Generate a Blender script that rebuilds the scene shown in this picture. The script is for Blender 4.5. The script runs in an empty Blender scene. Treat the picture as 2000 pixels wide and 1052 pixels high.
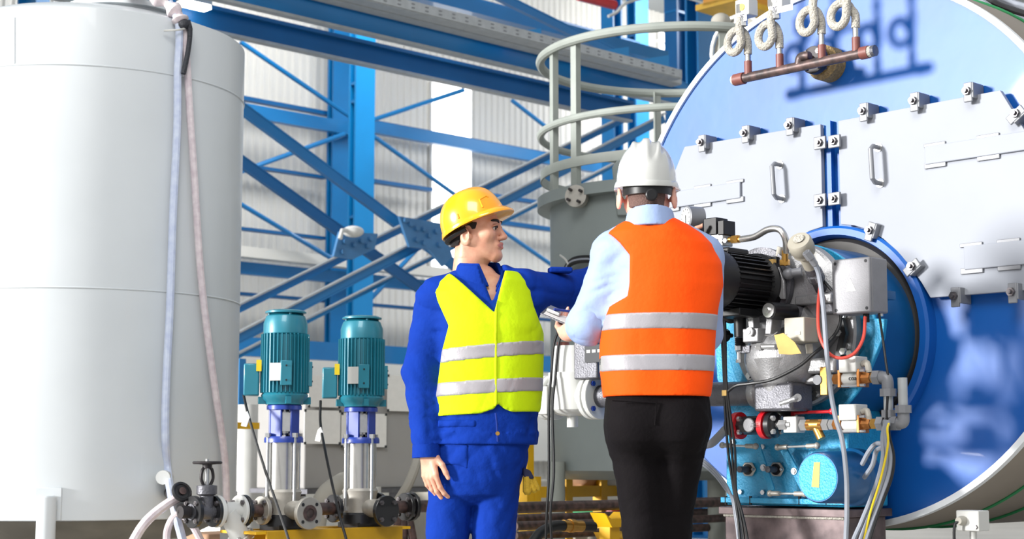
import bpy, bmesh, math, random
import numpy as np
from mathutils import Vector, Matrix, Quaternion
random.seed(7)
S = bpy.context.scene
COL = S.collection
# ---------------------------------------------------------------- camera, world, lights, exposure
F_PX, CAM_H = 3180.0, 0.85
PITCH = math.atan((900 - 526) / F_PX)
cam_d = bpy.data.cameras.new('camera'); cam = bpy.data.objects.new('camera', cam_d); COL.objects.link(cam)
cam_d.sensor_width = 36.0; cam_d.lens = 36.0 * F_PX / 2000.0
cam.location = (0, 0, CAM_H); cam.rotation_euler = (math.pi / 2 + PITCH, 0, 0)
cam_d.clip_end = 300; cam_d.dof.use_dof = True; cam_d.dof.focus_distance = 5.75; cam_d.dof.aperture_fstop = 5.0
S.camera = cam
S.view_settings.view_transform = 'Standard'; S.view_settings.look = 'None'
S.view_settings.gamma = 1.0; S.view_settings.use_curve_mapping = False
S.view_settings.exposure = 0.70
W = bpy.data.worlds.new('hall_daylight'); S.world = W; W.use_nodes = True
bg = W.node_tree.nodes['Background']; bg.inputs[0].default_value = (0.93, 0.965, 1.0, 1); bg.inputs[1].default_value = 0.42
SUN_DIR = Vector((0.93, 0.33, -0.17)).normalized()          # the way the daylight travels
sd = bpy.data.lights.new('sun', 'SUN'); sd.energy = 4.2; sd.angle = math.radians(9.5); sd.color = (1.0, 0.985, 0.96)
sun = bpy.data.objects.new('sun', sd); COL.objects.link(sun); sun.location = (-6, -4, 6)
sun.rotation_euler = SUN_DIR.to_track_quat('-Z', 'Y').to_euler()
def area(name, loc, target, size, energy, color=(1, 1, 1)):
    l = bpy.data.lights.new(name, 'AREA'); l.energy = energy; l.size = size; l.color = color
    o = bpy.data.objects.new(name, l); COL.objects.link(o); o.location = loc
    o.rotation_euler = (Vector(target) - Vector(loc)).to_track_quat('-Z', 'Y').to_euler(); return o
area('added_fill_high', (-1.0, 1.0, 6.0), (0.0, 7.0, 1.0), 3.0, 190, (1.0, 0.98, 0.95))  # added fill light above the frame, no fixture of the hall
area('added_wall_fill', (-1.4, 16.0, 7.2), (-2.8, 18.6, 2.6), 3.0, 210, (1.0, 0.99, 0.97))  # unseen light added to brighten the back wall
area('added_wall_fill_right', (3.8, 20.8, 7.2), (2.4, 23.4, 2.6), 3.0, 260, (1.0, 0.99, 0.97))  # second added light, covers the right part of the back wall

# ---------------------------------------------------------------- pixel -> place
def ray(px, py):
    u = (px - 1000) / F_PX; v = (526 - py) / F_PX
    return Vector((u, math.cos(PITCH) - v * math.sin(PITCH), math.sin(PITCH) + v * math.cos(PITCH)))
CAMP = Vector((0, 0, CAM_H))
def P(px, py, Y):
    d = ray(px, py); return CAMP + d * (Y / d.y)
YAW = math.radians(46.0)
AX = Vector((math.sin(YAW), math.cos(YAW), 0))               # along the hall (to the right, away)
BX = Vector((math.cos(YAW), -math.sin(YAW), 0))              # across the hall (to the right, nearer)
UP = Vector((0, 0, 1)); BN = -AX                             # outward normal of the boiler front
def onplane(px, py, p0, n):
    d = ray(px, py); return CAMP + d * ((p0 - CAMP).dot(n) / d.dot(n))
def A(px, py, Y0):                                           # on the upright plane along the hall that is Y0 deep at px 700
    p0 = Vector(((700 - 1000) / F_PX * Y0, Y0, 0)); return onplane(px, py, p0, BX)
BO = Vector((1.269, 6.3, 1.659)); BR = 1.067                 # boiler front: centre and radius
def B(px, py, off=0.0): return onplane(px, py, BO + BN * off, BN)
def mpp(Y): return Y / F_PX * 1.0                            # metres per pixel at depth Y

# ---------------------------------------------------------------- materials
def lin(c): return tuple((x / 12.92 if x <= 0.04045 else ((x + 0.055) / 1.055) ** 2.4) for x in c)
def rgb(r, g, b): return lin((r / 255, g / 255, b / 255))
MATS = {}
def mat(name, col, rough=0.5, metal=0.0, var=0.08, scale=6.0, bump=0.0, bscale=40.0, col2=None, coat=0.0, emit=0.0, trans=0.0, sheen=0.0, alpha=1.0, spec=.5, detail=5.0, lo=.35, hi=.7):
    m = bpy.data.materials.new(name); m.use_nodes = True; nt = m.node_tree; b = nt.nodes['Principled BSDF']
    b.inputs['Roughness'].default_value = rough; b.inputs['Metallic'].default_value = metal
    b.inputs['Coat Weight'].default_value = coat; b.inputs['Specular IOR Level'].default_value = spec; b.inputs['Transmission Weight'].default_value = trans
    b.inputs['Sheen Weight'].default_value = sheen; b.inputs['Alpha'].default_value = alpha
    tc = nt.nodes.new('ShaderNodeTexCoord'); nz = nt.nodes.new('ShaderNodeTexNoise')
    nz.inputs['Scale'].default_value = scale; nz.inputs['Detail'].default_value = detail
    nt.links.new(tc.outputs['Object'], nz.inputs['Vector'])
    cr = nt.nodes.new('ShaderNodeValToRGB'); cr.color_ramp.elements[0].position = lo; cr.color_ramp.elements[1].position = hi
    c2 = col2 if col2 else tuple(x * (1 - var) for x in col)
    cr.color_ramp.elements[0].color = (*c2, 1); cr.color_ramp.elements[1].color = (*col, 1)
    nt.links.new(nz.outputs['Fac'], cr.inputs['Fac']); nt.links.new(cr.outputs['Color'], b.inputs['Base Color'])
    if emit:
        b.inputs['Emission Color'].default_value = (*col, 1); b.inputs['Emission Strength'].default_value = emit
    if bump:
        n2 = nt.nodes.new('ShaderNodeTexNoise'); n2.inputs['Scale'].default_value = bscale; n2.inputs['Detail'].default_value = 4
        nt.links.new(tc.outputs['Object'], n2.inputs['Vector'])
        bp = nt.nodes.new('ShaderNodeBump'); bp.inputs['Strength'].default_value = bump; bp.inputs['Distance'].default_value = 0.02
        nt.links.new(n2.outputs['Fac'], bp.inputs['Height']); nt.links.new(bp.outputs['Normal'], b.inputs['Normal'])
    MATS[name] = m; return m
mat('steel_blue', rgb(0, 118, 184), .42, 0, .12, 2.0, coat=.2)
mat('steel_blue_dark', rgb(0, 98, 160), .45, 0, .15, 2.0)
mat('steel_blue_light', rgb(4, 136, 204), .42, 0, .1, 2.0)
mat('gusset_blue', rgb(70, 128, 180), .5, 0, .2, 8.0)
mat('cladding', rgb(224, 222, 216), .55, 0, .06, .6)
mat('cream_wall', rgb(226, 224, 216), .8, 0, .06, 1.5, bump=.1)
mat('roof_sheet', rgb(190, 196, 200), .6, 0, .1, .5)
mat('floor_paint', rgb(205, 202, 196), .55, 0, .2, 1.2, bump=.15, bscale=8)
mat('daylight_pane', (1, 1, 1), .4, 0, 0, 1, emit=2.2)
mat('lamp_glow', (1, 1, 1), .4, 0, 0, 1, emit=6)
mat('galvanised', rgb(178, 182, 184), .42, .35, .15, 14)
mat('tank_paint', rgb(206, 211, 214), .42, 0, .05, 1.2, col2=rgb(197, 202, 205), coat=.15, bump=.03, bscale=5)
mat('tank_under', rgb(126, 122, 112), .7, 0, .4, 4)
mat('vessel_grey', rgb(138, 147, 146), .45, 0, .12, 2.5, bump=.03, bscale=6)
mat('rail_grey', rgb(152, 158, 152), .5, 0, .12, 10)
mat('boiler_blue', rgb(0, 90, 172), .44, 0, .16, 1.6, col2=rgb(0, 76, 156), coat=.12, bump=.06, bscale=5)
mat('boiler_rim', rgb(235, 238, 240), .35, .2, .05, 5)
mat('shell_sheet', rgb(150, 140, 128), .5, .3, .15, 2)
mat('shell_dark', rgb(60, 58, 56), .6, .1, .3, 3)
mat('door_grey', rgb(148, 152, 161), .62, 0, .07, 2.2, spec=.3, bump=.03, bscale=7)
mat('clamp_grey', rgb(126, 128, 133), .45, .15, .1, 20)
mat('bolt_steel', rgb(120, 116, 118), .35, .8, .2, 60)
mat('bolt_bright', rgb(205, 205, 205), .3, .8, .1, 60)
mat('dark_iron', rgb(52, 48, 50), .5, .4, .3, 20)
mat('black_plastic', rgb(16, 16, 19), .42, 0, .2, 20, spec=.35)
mat('black_paint', rgb(30, 30, 33), .35, .1, .25, 12, coat=.3)
mat('rust_pipe', rgb(104, 82, 78), .45, .3, .5, 30, col2=rgb(58, 50, 50))
mat('red_oxide', rgb(122, 70, 62), .5, 0, .2, 30)
mat('glass_rope', rgb(196, 191, 180), .9, 0, .18, 90, bump=.9, bscale=140)
mat('mineral_wool', rgb(196, 164, 110), .95, 0, .4, 80, bump=1, bscale=160)
mat('pump_teal', rgb(32, 122, 142), .38, .1, .12, 8, coat=.35)
mat('pump_blue', rgb(28, 58, 150), .35, 0, .1, 10, coat=.3)
mat('stainless', rgb(200, 198, 194), .26, .9, .1, 20)
mat('cast_silver', rgb(178, 174, 166), .45, .5, .15, 30)
mat('white_paint', rgb(206, 207, 204), .4, 0, .06, 14, coat=.1)
mat('white_plastic', rgb(194, 194, 190), .45, 0, .05, 14)
mat('paper', rgb(236, 234, 230), .8, 0, .05, 30)
mat('yellow_paint', rgb(238, 184, 20), .45, 0, .15, 8)
mat('yellow_dark', rgb(206, 158, 16), .45, 0, .2, 8)
mat('clear_hose', rgb(222, 212, 214), .28, 0, .10, 30, col2=rgb(200, 186, 192), coat=.5)
mat('clear_hose_blue', rgb(205, 214, 232), .28, 0, .10, 30, col2=rgb(186, 196, 222), coat=.5)
mat('tape_black', rgb(44, 46, 54), .6, 0, .3, 60, bump=.4, bscale=90)
mat('burner_blue', rgb(34, 150, 196), .38, .1, .14, 26, bump=.28, bscale=120, coat=.3)
mat('burner_blue_shaded', rgb(10, 84, 138), .42, .1, .14, 10, coat=.25)  # darker copy of the burner blue, the casing side's shade put into the colour
mat('cast_alu', rgb(158, 158, 160), .40, .55, .2, 22, bump=.15, bscale=160)
mat('cast_alu_dark', rgb(104, 104, 110), .42, .5, .25, 22, bump=.2, bscale=160)
mat('box_grey', rgb(126, 126, 130), .5, .2, .08, 26, bump=.08, bscale=200)
mat('brass', rgb(196, 150, 78), .32, .85, .15, 40)
mat('bronze', rgb(176, 116, 62), .4, .7, .2, 40)
mat('red_paint', rgb(196, 24, 36), .4, 0, .12, 20, coat=.3)
mat('cable_grey', rgb(138, 143, 153), .45, 0, .06, 30)
mat('cable_black', rgb(16, 17, 20), .45, 0, .1, 30)
mat('cable_red', rgb(206, 70, 56), .45, 0, .1, 30)
mat('cable_yellow', rgb(228, 200, 30), .45, 0, .1, 30)
mat('manila', rgb(204, 168, 98), .75, 0, .1, 30)
mat('rusty_plate', rgb(120, 104, 104), .5, .4, .4, 9, col2=rgb(64, 52, 54))
mat('orange_crane', rgb(236, 160, 30), .5, 0, .1, 5)
mat('panel_grey', rgb(160, 158, 156), .6, 0, .08, 4)
mat('ink', rgb(40, 42, 46), .6, 0, 0, 5)
mat('ink_green', rgb(30, 120, 70), .6, 0, 0, 5)
mat('glass', rgb(235, 245, 248), .08, 0, 0, 5, trans=.85)
mat('insulation_pale', rgb(172, 168, 158), .8, 0, .1, 12)
mat('scanner_beige', rgb(156, 151, 138), .5, 0, .08, 20)
mat('skin', rgb(208, 158, 132), .48, 0, .10, 30, col2=rgb(196, 140, 116), bump=.05, bscale=180)
mat('skin_light', rgb(226, 176, 156), .48, 0, .10, 30, col2=rgb(216, 156, 138), bump=.05, bscale=180)
mat('lip', rgb(176, 108, 100), .42, 0, .1, 40)
mat('hair', rgb(34, 28, 28), .55, 0, .3, 120, bump=.8, bscale=260)
mat('hair_stubble', rgb(112, 84, 76), .7, 0, .3, 200, bump=.5, bscale=300)
mat('eye_white', rgb(196, 184, 178), .2, 0, .02, 10)
mat('iris', rgb(40, 26, 20), .15, 0, .1, 10)
mat('helmet_yellow', rgb(246, 166, 10), .24, 0, .04, 6, coat=.6)
mat('helmet_white', rgb(186, 187, 184), .22, 0, .03, 6, coat=.6)
mat('cloth_blue', rgb(4, 48, 142), .85, 0, .12, 10, bump=.12, bscale=70, spec=.15)
mat('cloth_blue_seam', rgb(0, 40, 125), .85, 0, .1, 20)
mat('vest_yellow', rgb(188, 220, 6), .75, 0, .05, 6, bump=.08, bscale=60, spec=.2)
mat('vest_orange', rgb(248, 80, 0), .75, 0, .05, 6, bump=.08, bscale=60, spec=.2)
mat('reflective', rgb(152, 149, 154), .4, .1, .06, 14, bump=.05, bscale=200)
mat('shirt', rgb(142, 162, 202), .7, 0, .05, 10, bump=.08, bscale=60)
mat('trouser_black', rgb(11, 7, 10), .85, 0, .15, 10, bump=.1, bscale=80, spec=.15)
mat('glove_navy', rgb(30, 34, 70), .8, 0, .2, 30)
mat('glove_yellow', rgb(196, 160, 40), .8, 0, .2, 30, bump=.3, bscale=90)
mat('boot', rgb(36, 32, 30), .5, 0, .2, 20)
mat('rag', rgb(190, 150, 120), .85, 0, .2, 12)
mat('green_bag', rgb(90, 200, 140), .6, 0, .3, 10)

# ---------------------------------------------------------------- mesh helpers
def frame_from(z, hint=None):
    z = Vector(z).normalized(); h = Vector(hint) if hint is not None else (Vector((0, 0, 1)) if abs(z.z) < .95 else Vector((0, 1, 0)))
    x = h.cross(z).normalized(); y = z.cross(x); return x, y, z
class MB:
    def __init__(s): s.v = []; s.f = []
    def add(s, vs, fs):
        o = len(s.v); s.v += [tuple(v) for v in vs]; s.f += [tuple(i + o for i in f) for f in fs]; return s
    def box(s, c, size, ax=None):
        c = Vector(c); x, y, z = ax if ax else (Vector((1, 0, 0)), Vector((0, 1, 0)), UP)
        a, b, d = size[0] / 2, size[1] / 2, size[2] / 2
        vs = [c + x * (a * i) + y * (b * j) + z * (d * k) for i in (-1, 1) for j in (-1, 1) for k in (-1, 1)]
        return s.add(vs, [(0, 1, 3, 2), (4, 6, 7, 5), (0, 4, 5, 1), (2, 3, 7, 6), (0, 2, 6, 4), (1, 5, 7, 3)])
    def ring(s, c, x, y, rx, ry, seg):
        return [c + x * (rx * math.cos(2 * math.pi * i / seg)) + y * (ry * math.sin(2 * math.pi * i / seg)) for i in range(seg)]
    def lathe(s, prof, o, axis, seg=32, hint=None, cap0=True, cap1=True):      # prof: (distance along axis, radius)
        x, y, z = frame_from(axis, hint); o = Vector(o); vs = []; fs = []
        for t, r in prof: vs += s.ring(o + z * t, x, y, r, r, seg)
        for k in range(len(prof) - 1):
            for i in range(seg):
                j = (i + 1) % seg; fs.append((k * seg + i, k * seg + j, (k + 1) * seg + j, (k + 1) * seg + i))
        if cap0: fs.append(tuple(reversed(range(seg))))
        n = (len(prof) - 1) * seg
        if cap1: fs.append(tuple(n + i for i in range(seg)))
        return s.add(vs, fs)
    def cyl(s, a, b, r, r2=None, seg=20):
        a = Vector(a); b = Vector(b); d = b - a
        return s.lathe([(0, r), (d.length, r if r2 is None else r2)], a, d, seg)
    def tube(s, pts, r, seg=10, closed=False):
        pts = [Vector(p) for p in pts]; n = len(pts); vs = []; fs = []
        rr = r if isinstance(r, (list, tuple)) else [r] * n
        t0 = (pts[1] - pts[0]).normalized(); x, y, _ = frame_from(t0)
        for i, p in enumerate(pts):
            if closed: t = (pts[(i + 1) % n] - pts[i - 1]).normalized()
            else: t = (pts[min(i + 1, n - 1)] - pts[max(i - 1, 0)]).normalized()
            q = t0.rotation_difference(t); x = q @ x; y = q @ y; t0 = t
            vs += s.ring(p, x, y, rr[i], rr[i], seg)
        for k in range(n if closed else n - 1):
            k2 = (k + 1) % n
            for i in range(seg):
                j = (i + 1) % seg; fs.append((k * seg + i, k * seg + j, k2 * seg + j, k2 * seg + i))
        if not closed: fs.append(tuple(reversed(range(seg)))); fs.append(tuple((n - 1) * seg + i for i in range(seg)))
        return s.add(vs, fs)
    def prism(s, poly, d):                                   # poly: 3-D points of the front, d: extrusion vector
        n = len(poly); d = Vector(d); vs = [Vector(p) for p in poly] + [Vector(p) + d for p in poly]
        return s.add(vs, [tuple(range(n)), tuple(reversed(range(n, 2 * n)))] + [(i, n + i, n + (i + 1) % n, (i + 1) % n) for i in range(n)])
    def sphere(s, c, r, seg=20, rings=12, ax=None):
        c = Vector(c); rx, ry, rz = r if isinstance(r, (tuple, list)) else (r, r, r)
        x, y, z = ax if ax else (Vector((1, 0, 0)), Vector((0, 1, 0)), UP); vs = [c - z * rz]; fs = []
        for k in range(1, rings):
            a = -math.pi / 2 + math.pi * k / rings; vs += s.ring(c + z * (rz * math.sin(a)), x, y, rx * math.cos(a), ry * math.cos(a), seg)
        vs.append(c + z * rz); top = len(vs) - 1
        for i in range(seg):
            j = (i + 1) % seg; fs.append((0, 1 + j, 1 + i)); fs.append((top, top - seg + i, top - seg + j))
            for k in range(rings - 2): a = 1 + k * seg; fs.append((a + i, a + j, a + seg + j, a + seg + i))
        return s.add(vs, fs)
    def hexnut(s, c, axis, r, h): return s.lathe([(0, r), (h, r)], Vector(c), axis, 6)
    def build(s, name, m, parent=None, bevel=0.0, smooth=True, ang=35, seg=2):
        me = bpy.data.meshes.new(name); inv = parent.matrix_world.inverted() if parent else None
        loc = None
        if parent is None:
            a = np.array(s.v); loc = Vector((a.min(0) + a.max(0)) / 2); loc.z = float(a[:, 2].min())
            vs = [Vector(v) - loc for v in s.v]
        else:
            po = Vector(parent['o']) if 'o' in parent else Vector((0, 0, 0)); vs = [Vector(v) - po for v in s.v]
        me.from_pydata([tuple(v) for v in vs], [], s.f)
        bm = bmesh.new(); bm.from_mesh(me); bmesh.ops.recalc_face_normals(bm, faces=bm.faces); bm.to_mesh(me); bm.free()
        me.materials.append(MATS[m] if isinstance(m, str) else m)
        if smooth:
            me.polygons.foreach_set('use_smooth', [True] * len(me.polygons)); me.set_sharp_from_angle(angle=math.radians(ang))
        o = bpy.data.objects.new(name, me); COL.objects.link(o)
        if parent is None: o.location = loc; o['o'] = tuple(loc)
        else: o.parent = parent; o['o'] = tuple(po)
        if bevel:
            bv = o.modifiers.new('bevel', 'BEVEL'); bv.width = bevel; bv.segments = seg; bv.limit_method = 'ANGLE'; bv.angle_limit = math.radians(40)
        return o
def tag(o, label, cat, group=None):
    o['label'] = label; o['category'] = cat
    if group: o['group'] = group
    return o
def thing(name, loc, label, cat, group=None):
    o = bpy.data.objects.new(name, None); COL.objects.link(o); o.location = loc; o['o'] = tuple(loc); o.empty_display_size = .1
    return tag(o, label, cat, group)
def structure(o): o['kind'] = 'structure'; return o
def copy_tree(o, delta, label=None):
    def cp(q, par):
        c = q.copy(); COL.objects.link(c); c.parent = par
        for ch in [x for x in q.children]: cp(ch, c)
        return c
    r = cp(o, None); r.location = Vector(o.location) + Vector(delta); r['o'] = tuple(r.location)
    if label: r['label'] = label
    return r
def bez(pts, n=12):                                          # smooth curve through points (Catmull-Rom)
    pts = [Vector(p) for p in pts]; q = [pts[0] * 2 - pts[1]] + pts + [pts[-1] * 2 - pts[-2]]; out = []
    for i in range(1, len(q) - 2):
        p0, p1, p2, p3 = q[i - 1:i + 3]
        for k in range(n):
            t = k / n; out.append(0.5 * ((2 * p1) + (p2 - p0) * t + (2 * p0 - 5 * p1 + 4 * p2 - p3) * t * t + (3 * p1 - p0 - 3 * p2 + p3) * t ** 3))
    out.append(pts[-1]); return out
def text(name, s, c, right, up, size, m, parent, label=None, ext=.0008):
    cu = bpy.data.curves.new(name, 'FONT'); cu.body = s; cu.size = size; cu.align_x = 'CENTER'; cu.align_y = 'CENTER'; cu.extrude = ext
    o = bpy.data.objects.new(name, cu); COL.objects.link(o); x = Vector(right).normalized(); y = Vector(up); y = (y - x * x.dot(y)).normalized(); z = x.cross(y)
    o.parent = parent; po = Vector(parent['o']); M = Matrix((x, y, z)).transposed().to_4x4(); M.translation = Vector(c) - po; o.matrix_local = M
    dg = bpy.context.evaluated_depsgraph_get(); me = bpy.data.meshes.new_from_object(o.evaluated_get(dg)); bpy.data.objects.remove(o)
    o = bpy.data.objects.new(name, me); COL.objects.link(o); o.parent = parent; o.matrix_local = M; o['o'] = tuple(po)
    me.materials.clear(); me.materials.append(MATS[m]); return o
# ================================================================ the hall
WY = 20.0
m = MB().box((4, 14, -.05), (70, 70, .1)); structure(m.build('floor', 'floor_paint', smooth=False))
# corrugated cladding of the back wall
wo = A(700, 900, WY); wo.z = 0
def rib_wall(s0, s1, z0, z1, per=.11, dep=.028):
    vs = []; fs = []; s = s0
    prof = []
    while s < s1:
        for a, d in ((0, 0), (.3, 0), (.5, dep), (.8, dep)): prof.append((s + a * per, d))
        s += per
    for (t, d) in prof:
        p = wo + AX * t + BX * d; vs += [(p.x, p.y, z0), (p.x, p.y, z1)]
    for i in range(len(prof) - 1): fs.append((2 * i, 2 * i + 2, 2 * i + 3, 2 * i + 1))
    return vs, fs
w = MB(); w.add(*rib_wall(-14, 30, 0.0, 13)); structure(w.build('wall_back', 'cladding', smooth=False))
def aT(px, Y0=WY): return (A(px, 900, Y0) - wo).dot(AX)
def band(px0, px1, py0, py1, Y0, thick=.06):               # upright band on a plane along the hall, its ends and heights read at px0
    a = A(px0, py0, Y0); b = A(px0, py1, Y0); e = A(px1, 800, Y0)
    L = (e - a).dot(AX); c = (a + b) / 2 + AX * (L / 2)
    return c, (L, thick, abs(a.z - b.z))
AXF = (AX, BX, UP)
def slab(name, px0, px1, py0, py1, Y0, m_, label=None, cat='beam', thick=.12, group=None, ext=0.0):
    c, sz = band(px0, px1, py0, py1, Y0, thick); c = c - AX * (ext / 2); sz = (sz[0] + ext, sz[1], sz[2])
    o = MB().box(c, sz, AXF).build(name, m_, smooth=False)
    if label: tag(o, label, cat, group)
    return o
# pale base wall under the cladding
o = slab('trim_1', -500, 2300, 618, 900, WY - .5, 'cream_wall', thick=.3); structure(o)
# bright translucent window strips in the cladding
n = 0
def window(px0, px1, py0, py1, Y0=WY - .05):
    global n; n += 1
    c, sz = band(px0, px1, py0, py1, Y0, .04); r = thing('window_%d' % n, c - UP * sz[2] / 2, '', ''); del r['label']; del r['category']; structure(r)
    MB().box(c, sz, AXF).build('pane', 'daylight_pane', r, smooth=False)
    fr = MB()
    for s in (-1, 1): fr.box(c + AX * (s * sz[0] / 2) + BX * .0, (.03, .045, sz[2]), AXF)
    fr.build('window_frame', 'cladding', r, smooth=False)
window(840, 918, 160, 270); window(840, 918, 282, 528)
window(1285, 1313, 62, 78, WY - 1); window(1285, 1313, 84, 106, WY - 1)
# ---------------------------------------------------------------- columns
def ibeam(mb, a, b, w, h, side, tf=.03, tw=.02):           # a->b axis, flanges w wide (along side), section h deep
    a = Vector(a); b = Vector(b); ax = (b - a).normalized(); sd_ = (Vector(side) - ax * ax.dot(Vector(side))).normalized(); dp = ax.cross(sd_)
    c = (a + b) / 2; L = (b - a).length
    mb.box(c + dp * (h / 2 - tf / 2), (w, tf, L), (sd_, dp, ax)); mb.box(c - dp * (h / 2 - tf / 2), (w, tf, L), (sd_, dp, ax)); mb.box(c, (tw, h - 2 * tf, L), (sd_, dp, ax)); return mb
def column(px0, px1, Y0, m_, label, ztop=13, side='A', dep=.35, plates=()):
    a = A((px0 + px1) / 2, 900, Y0); wd = (A(px1, 900, Y0) - A(px0, 900, Y0)).length; a.z = 0
    r = thing('steel_column', a, label, 'column', 'blue steel columns')
    b = a + UP * ztop
    sec = MB()
    if side == 'A': ibeam(sec, a, b, wd, dep, AX)
    else: ibeam(sec, a, b, dep, wd * .9, BX)
    sec.build('shaft', m_, r, smooth=False)
    MB().box(a + UP * .015, (wd + .2, dep + .25, .03), AXF).build('base_plate', 'steel_blue_dark', r, smooth=False)
    for py in plates:
        z = A((px0 + px1) / 2, py, Y0).z
        MB().box(a + UP * z, (wd * .96, dep * .9, .03), AXF).build('stiffener', 'steel_blue', r, smooth=False)
    return r
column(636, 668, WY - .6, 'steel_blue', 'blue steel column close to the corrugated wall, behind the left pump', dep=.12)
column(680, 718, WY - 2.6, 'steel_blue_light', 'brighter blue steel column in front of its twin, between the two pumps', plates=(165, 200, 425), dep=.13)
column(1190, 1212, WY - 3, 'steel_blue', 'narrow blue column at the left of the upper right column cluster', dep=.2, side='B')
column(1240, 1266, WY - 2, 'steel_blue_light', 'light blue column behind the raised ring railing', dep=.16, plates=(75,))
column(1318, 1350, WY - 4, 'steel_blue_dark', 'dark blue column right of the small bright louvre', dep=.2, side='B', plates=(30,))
column(1362, 1402, WY - 5, 'steel_blue', 'wide blue column beside the boiler top, behind the rail', dep=.2)
column(20, 48, WY - .8, 'steel_blue', 'blue column at the far left behind the tank top', dep=.4)
# ---------------------------------------------------------------- girts and rails along the wall
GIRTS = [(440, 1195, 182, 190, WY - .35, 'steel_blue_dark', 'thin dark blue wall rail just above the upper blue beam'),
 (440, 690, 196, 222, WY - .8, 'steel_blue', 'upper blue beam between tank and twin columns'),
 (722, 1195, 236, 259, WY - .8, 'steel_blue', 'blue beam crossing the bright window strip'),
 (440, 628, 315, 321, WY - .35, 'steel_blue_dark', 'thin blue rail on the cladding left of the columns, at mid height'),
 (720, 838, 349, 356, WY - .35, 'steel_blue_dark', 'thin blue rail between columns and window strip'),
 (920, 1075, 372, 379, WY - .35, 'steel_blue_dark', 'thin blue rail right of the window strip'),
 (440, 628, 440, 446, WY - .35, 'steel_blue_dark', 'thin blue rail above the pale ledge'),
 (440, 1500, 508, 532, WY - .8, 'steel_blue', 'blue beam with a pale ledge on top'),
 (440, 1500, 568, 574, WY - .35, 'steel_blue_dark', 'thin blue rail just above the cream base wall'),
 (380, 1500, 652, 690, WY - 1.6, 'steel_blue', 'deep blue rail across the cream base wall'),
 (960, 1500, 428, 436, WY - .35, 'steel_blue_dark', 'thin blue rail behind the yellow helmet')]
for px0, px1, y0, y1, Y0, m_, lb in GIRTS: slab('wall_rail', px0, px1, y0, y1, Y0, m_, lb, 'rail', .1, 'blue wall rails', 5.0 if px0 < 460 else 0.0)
slab('ledge', 440, 1500, 478, 499, WY - .95, 'cream_wall', 'pale ledge board lying on the blue beam behind the pumps', 'ledge', .16, None, 2.0)
# thin rod braces
RODS = [((470, 82), (690, 232), 18.8, 'upper thin rod running down from the crane beam to the twin columns'), ((468, 336), (672, 262), 18.8, 'thin rod rising to the columns under the upper beam'), ((724, 262), (900, 388), 18.8, 'thin rod sloping down towards the window strip'), ((722, 236), (905, 176), 18.8, 'thin rod rising across the top of the window strip'), ((466, 396), (660, 512), 18.8, 'thin rod sloping down to the pale ledge'), ((1000, 196), (1072, 252), 18.8, 'short thin rod left of the ring railing'), ((975, 446), (1076, 516), 18.8, 'thin rod beside the yellow-helmeted face'), ((690, 620), (820, 480), 17.6, 'thin rod rising below the big gusset plate')]
for p, q, Y0, lb in RODS:
    tag(MB().tube([A(*p, Y0), A(*q, Y0)], .028, 8).build('brace_rod', 'steel_blue'), 'blue ' + lb, 'rod', 'thin blue brace rods')
# big cross bracing in front of the wall
def brace(p, q, wpx, Y0, m_, label, channel=False):
    a = A(*p, Y0); b = A(*q, Y0); ax = (b - a).normalized(); a = a - ax * (1.6 if p[0] < 450 else 0); up = BX.cross(ax).normalized()
    if up.z < 0: up = -up
    h = wpx * Y0 / F_PX * 1.0; L = (b - a).length; c = (a + b) / 2
    r = thing('cross_brace', a, 'blue ' + label, 'brace', 'big blue cross braces')
    MB().box(c, (L, .02, h), (ax, BX, up)).build('web', m_, r, smooth=False)
    MB().box(c + up * (h / 2) + BX * (.03 if channel else -.01), (L, .06 if channel else .05, .014), (ax, BX, up)).build('flange', 'galvanised' if channel else m_, r, smooth=False)
    MB().box(c - up * (h / 2) - BX * .01, (L, .05, .014), (ax, BX, up)).build('flange', m_, r, smooth=False)
brace((440, 186), (905, 530), 19, 15.0, 'steel_blue', 'long brace falling from the tank top towards the yellow vest')
brace((440, 292), (872, 598), 19, 15.0, 'steel_blue_dark', 'darker brace below, falling from the tank to the left shoulder of the yellow vest')
brace((420, 624), (1222, 230), 14, 14.6, 'steel_blue', 'rising brace, upper of the pair through the gussets', True)
brace((420, 682), (1296, 230), 20, 14.2, 'steel_blue', 'rising brace, lower of the pair through the gussets', True)
brace((420, 716), (1210, 316), 9, 15.4, 'steel_blue_light', 'slim rising brace under the pair', True)
def gusset(pts, Y0, label, bolts):
    q = [A(*p, Y0) for p in pts]; r = thing('gusset_plate', q[0], label, 'gusset plate', 'blue gusset plates')
    MB().prism(q, -BX * .03).build('plate', 'gusset_blue', r, smooth=False)
    for b in bolts: MB().cyl(A(*b, Y0), A(*b, Y0) + BX * .03, .022, seg=8).build('bolt', 'gusset_blue', r)
gusset([(780, 422), (862, 436), (884, 500), (866, 520), (838, 486), (800, 482)], 13.9, 'blue bolted gusset plate behind the yellow helmet', [(790, 430), (800, 438), (812, 446), (826, 448), (836, 460), (812, 468), (826, 474), (850, 452), (856, 478)])
gusset([(664, 452), (738, 456), (732, 486), (690, 506), (652, 500)], 13.9, 'smaller blue bolted gusset plate above the right pump', [(672, 472), (690, 478), (704, 470), (716, 480), (668, 492), (722, 466)])
# wall lamp near the small gusset
r = thing('flood_light', A(688, 470, 13.6), 'white flood light fixed at the smaller gusset plate', 'lamp')
MB().sphere(A(690, 452, 13.6), (.09, .07, .05)).build('housing', 'white_paint', r)
MB().tube([A(664, 466, 13.6), A(668, 450, 13.6), A(690, 450, 13.6)], .02, 8).build('arm', 'white_paint', r)
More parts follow.
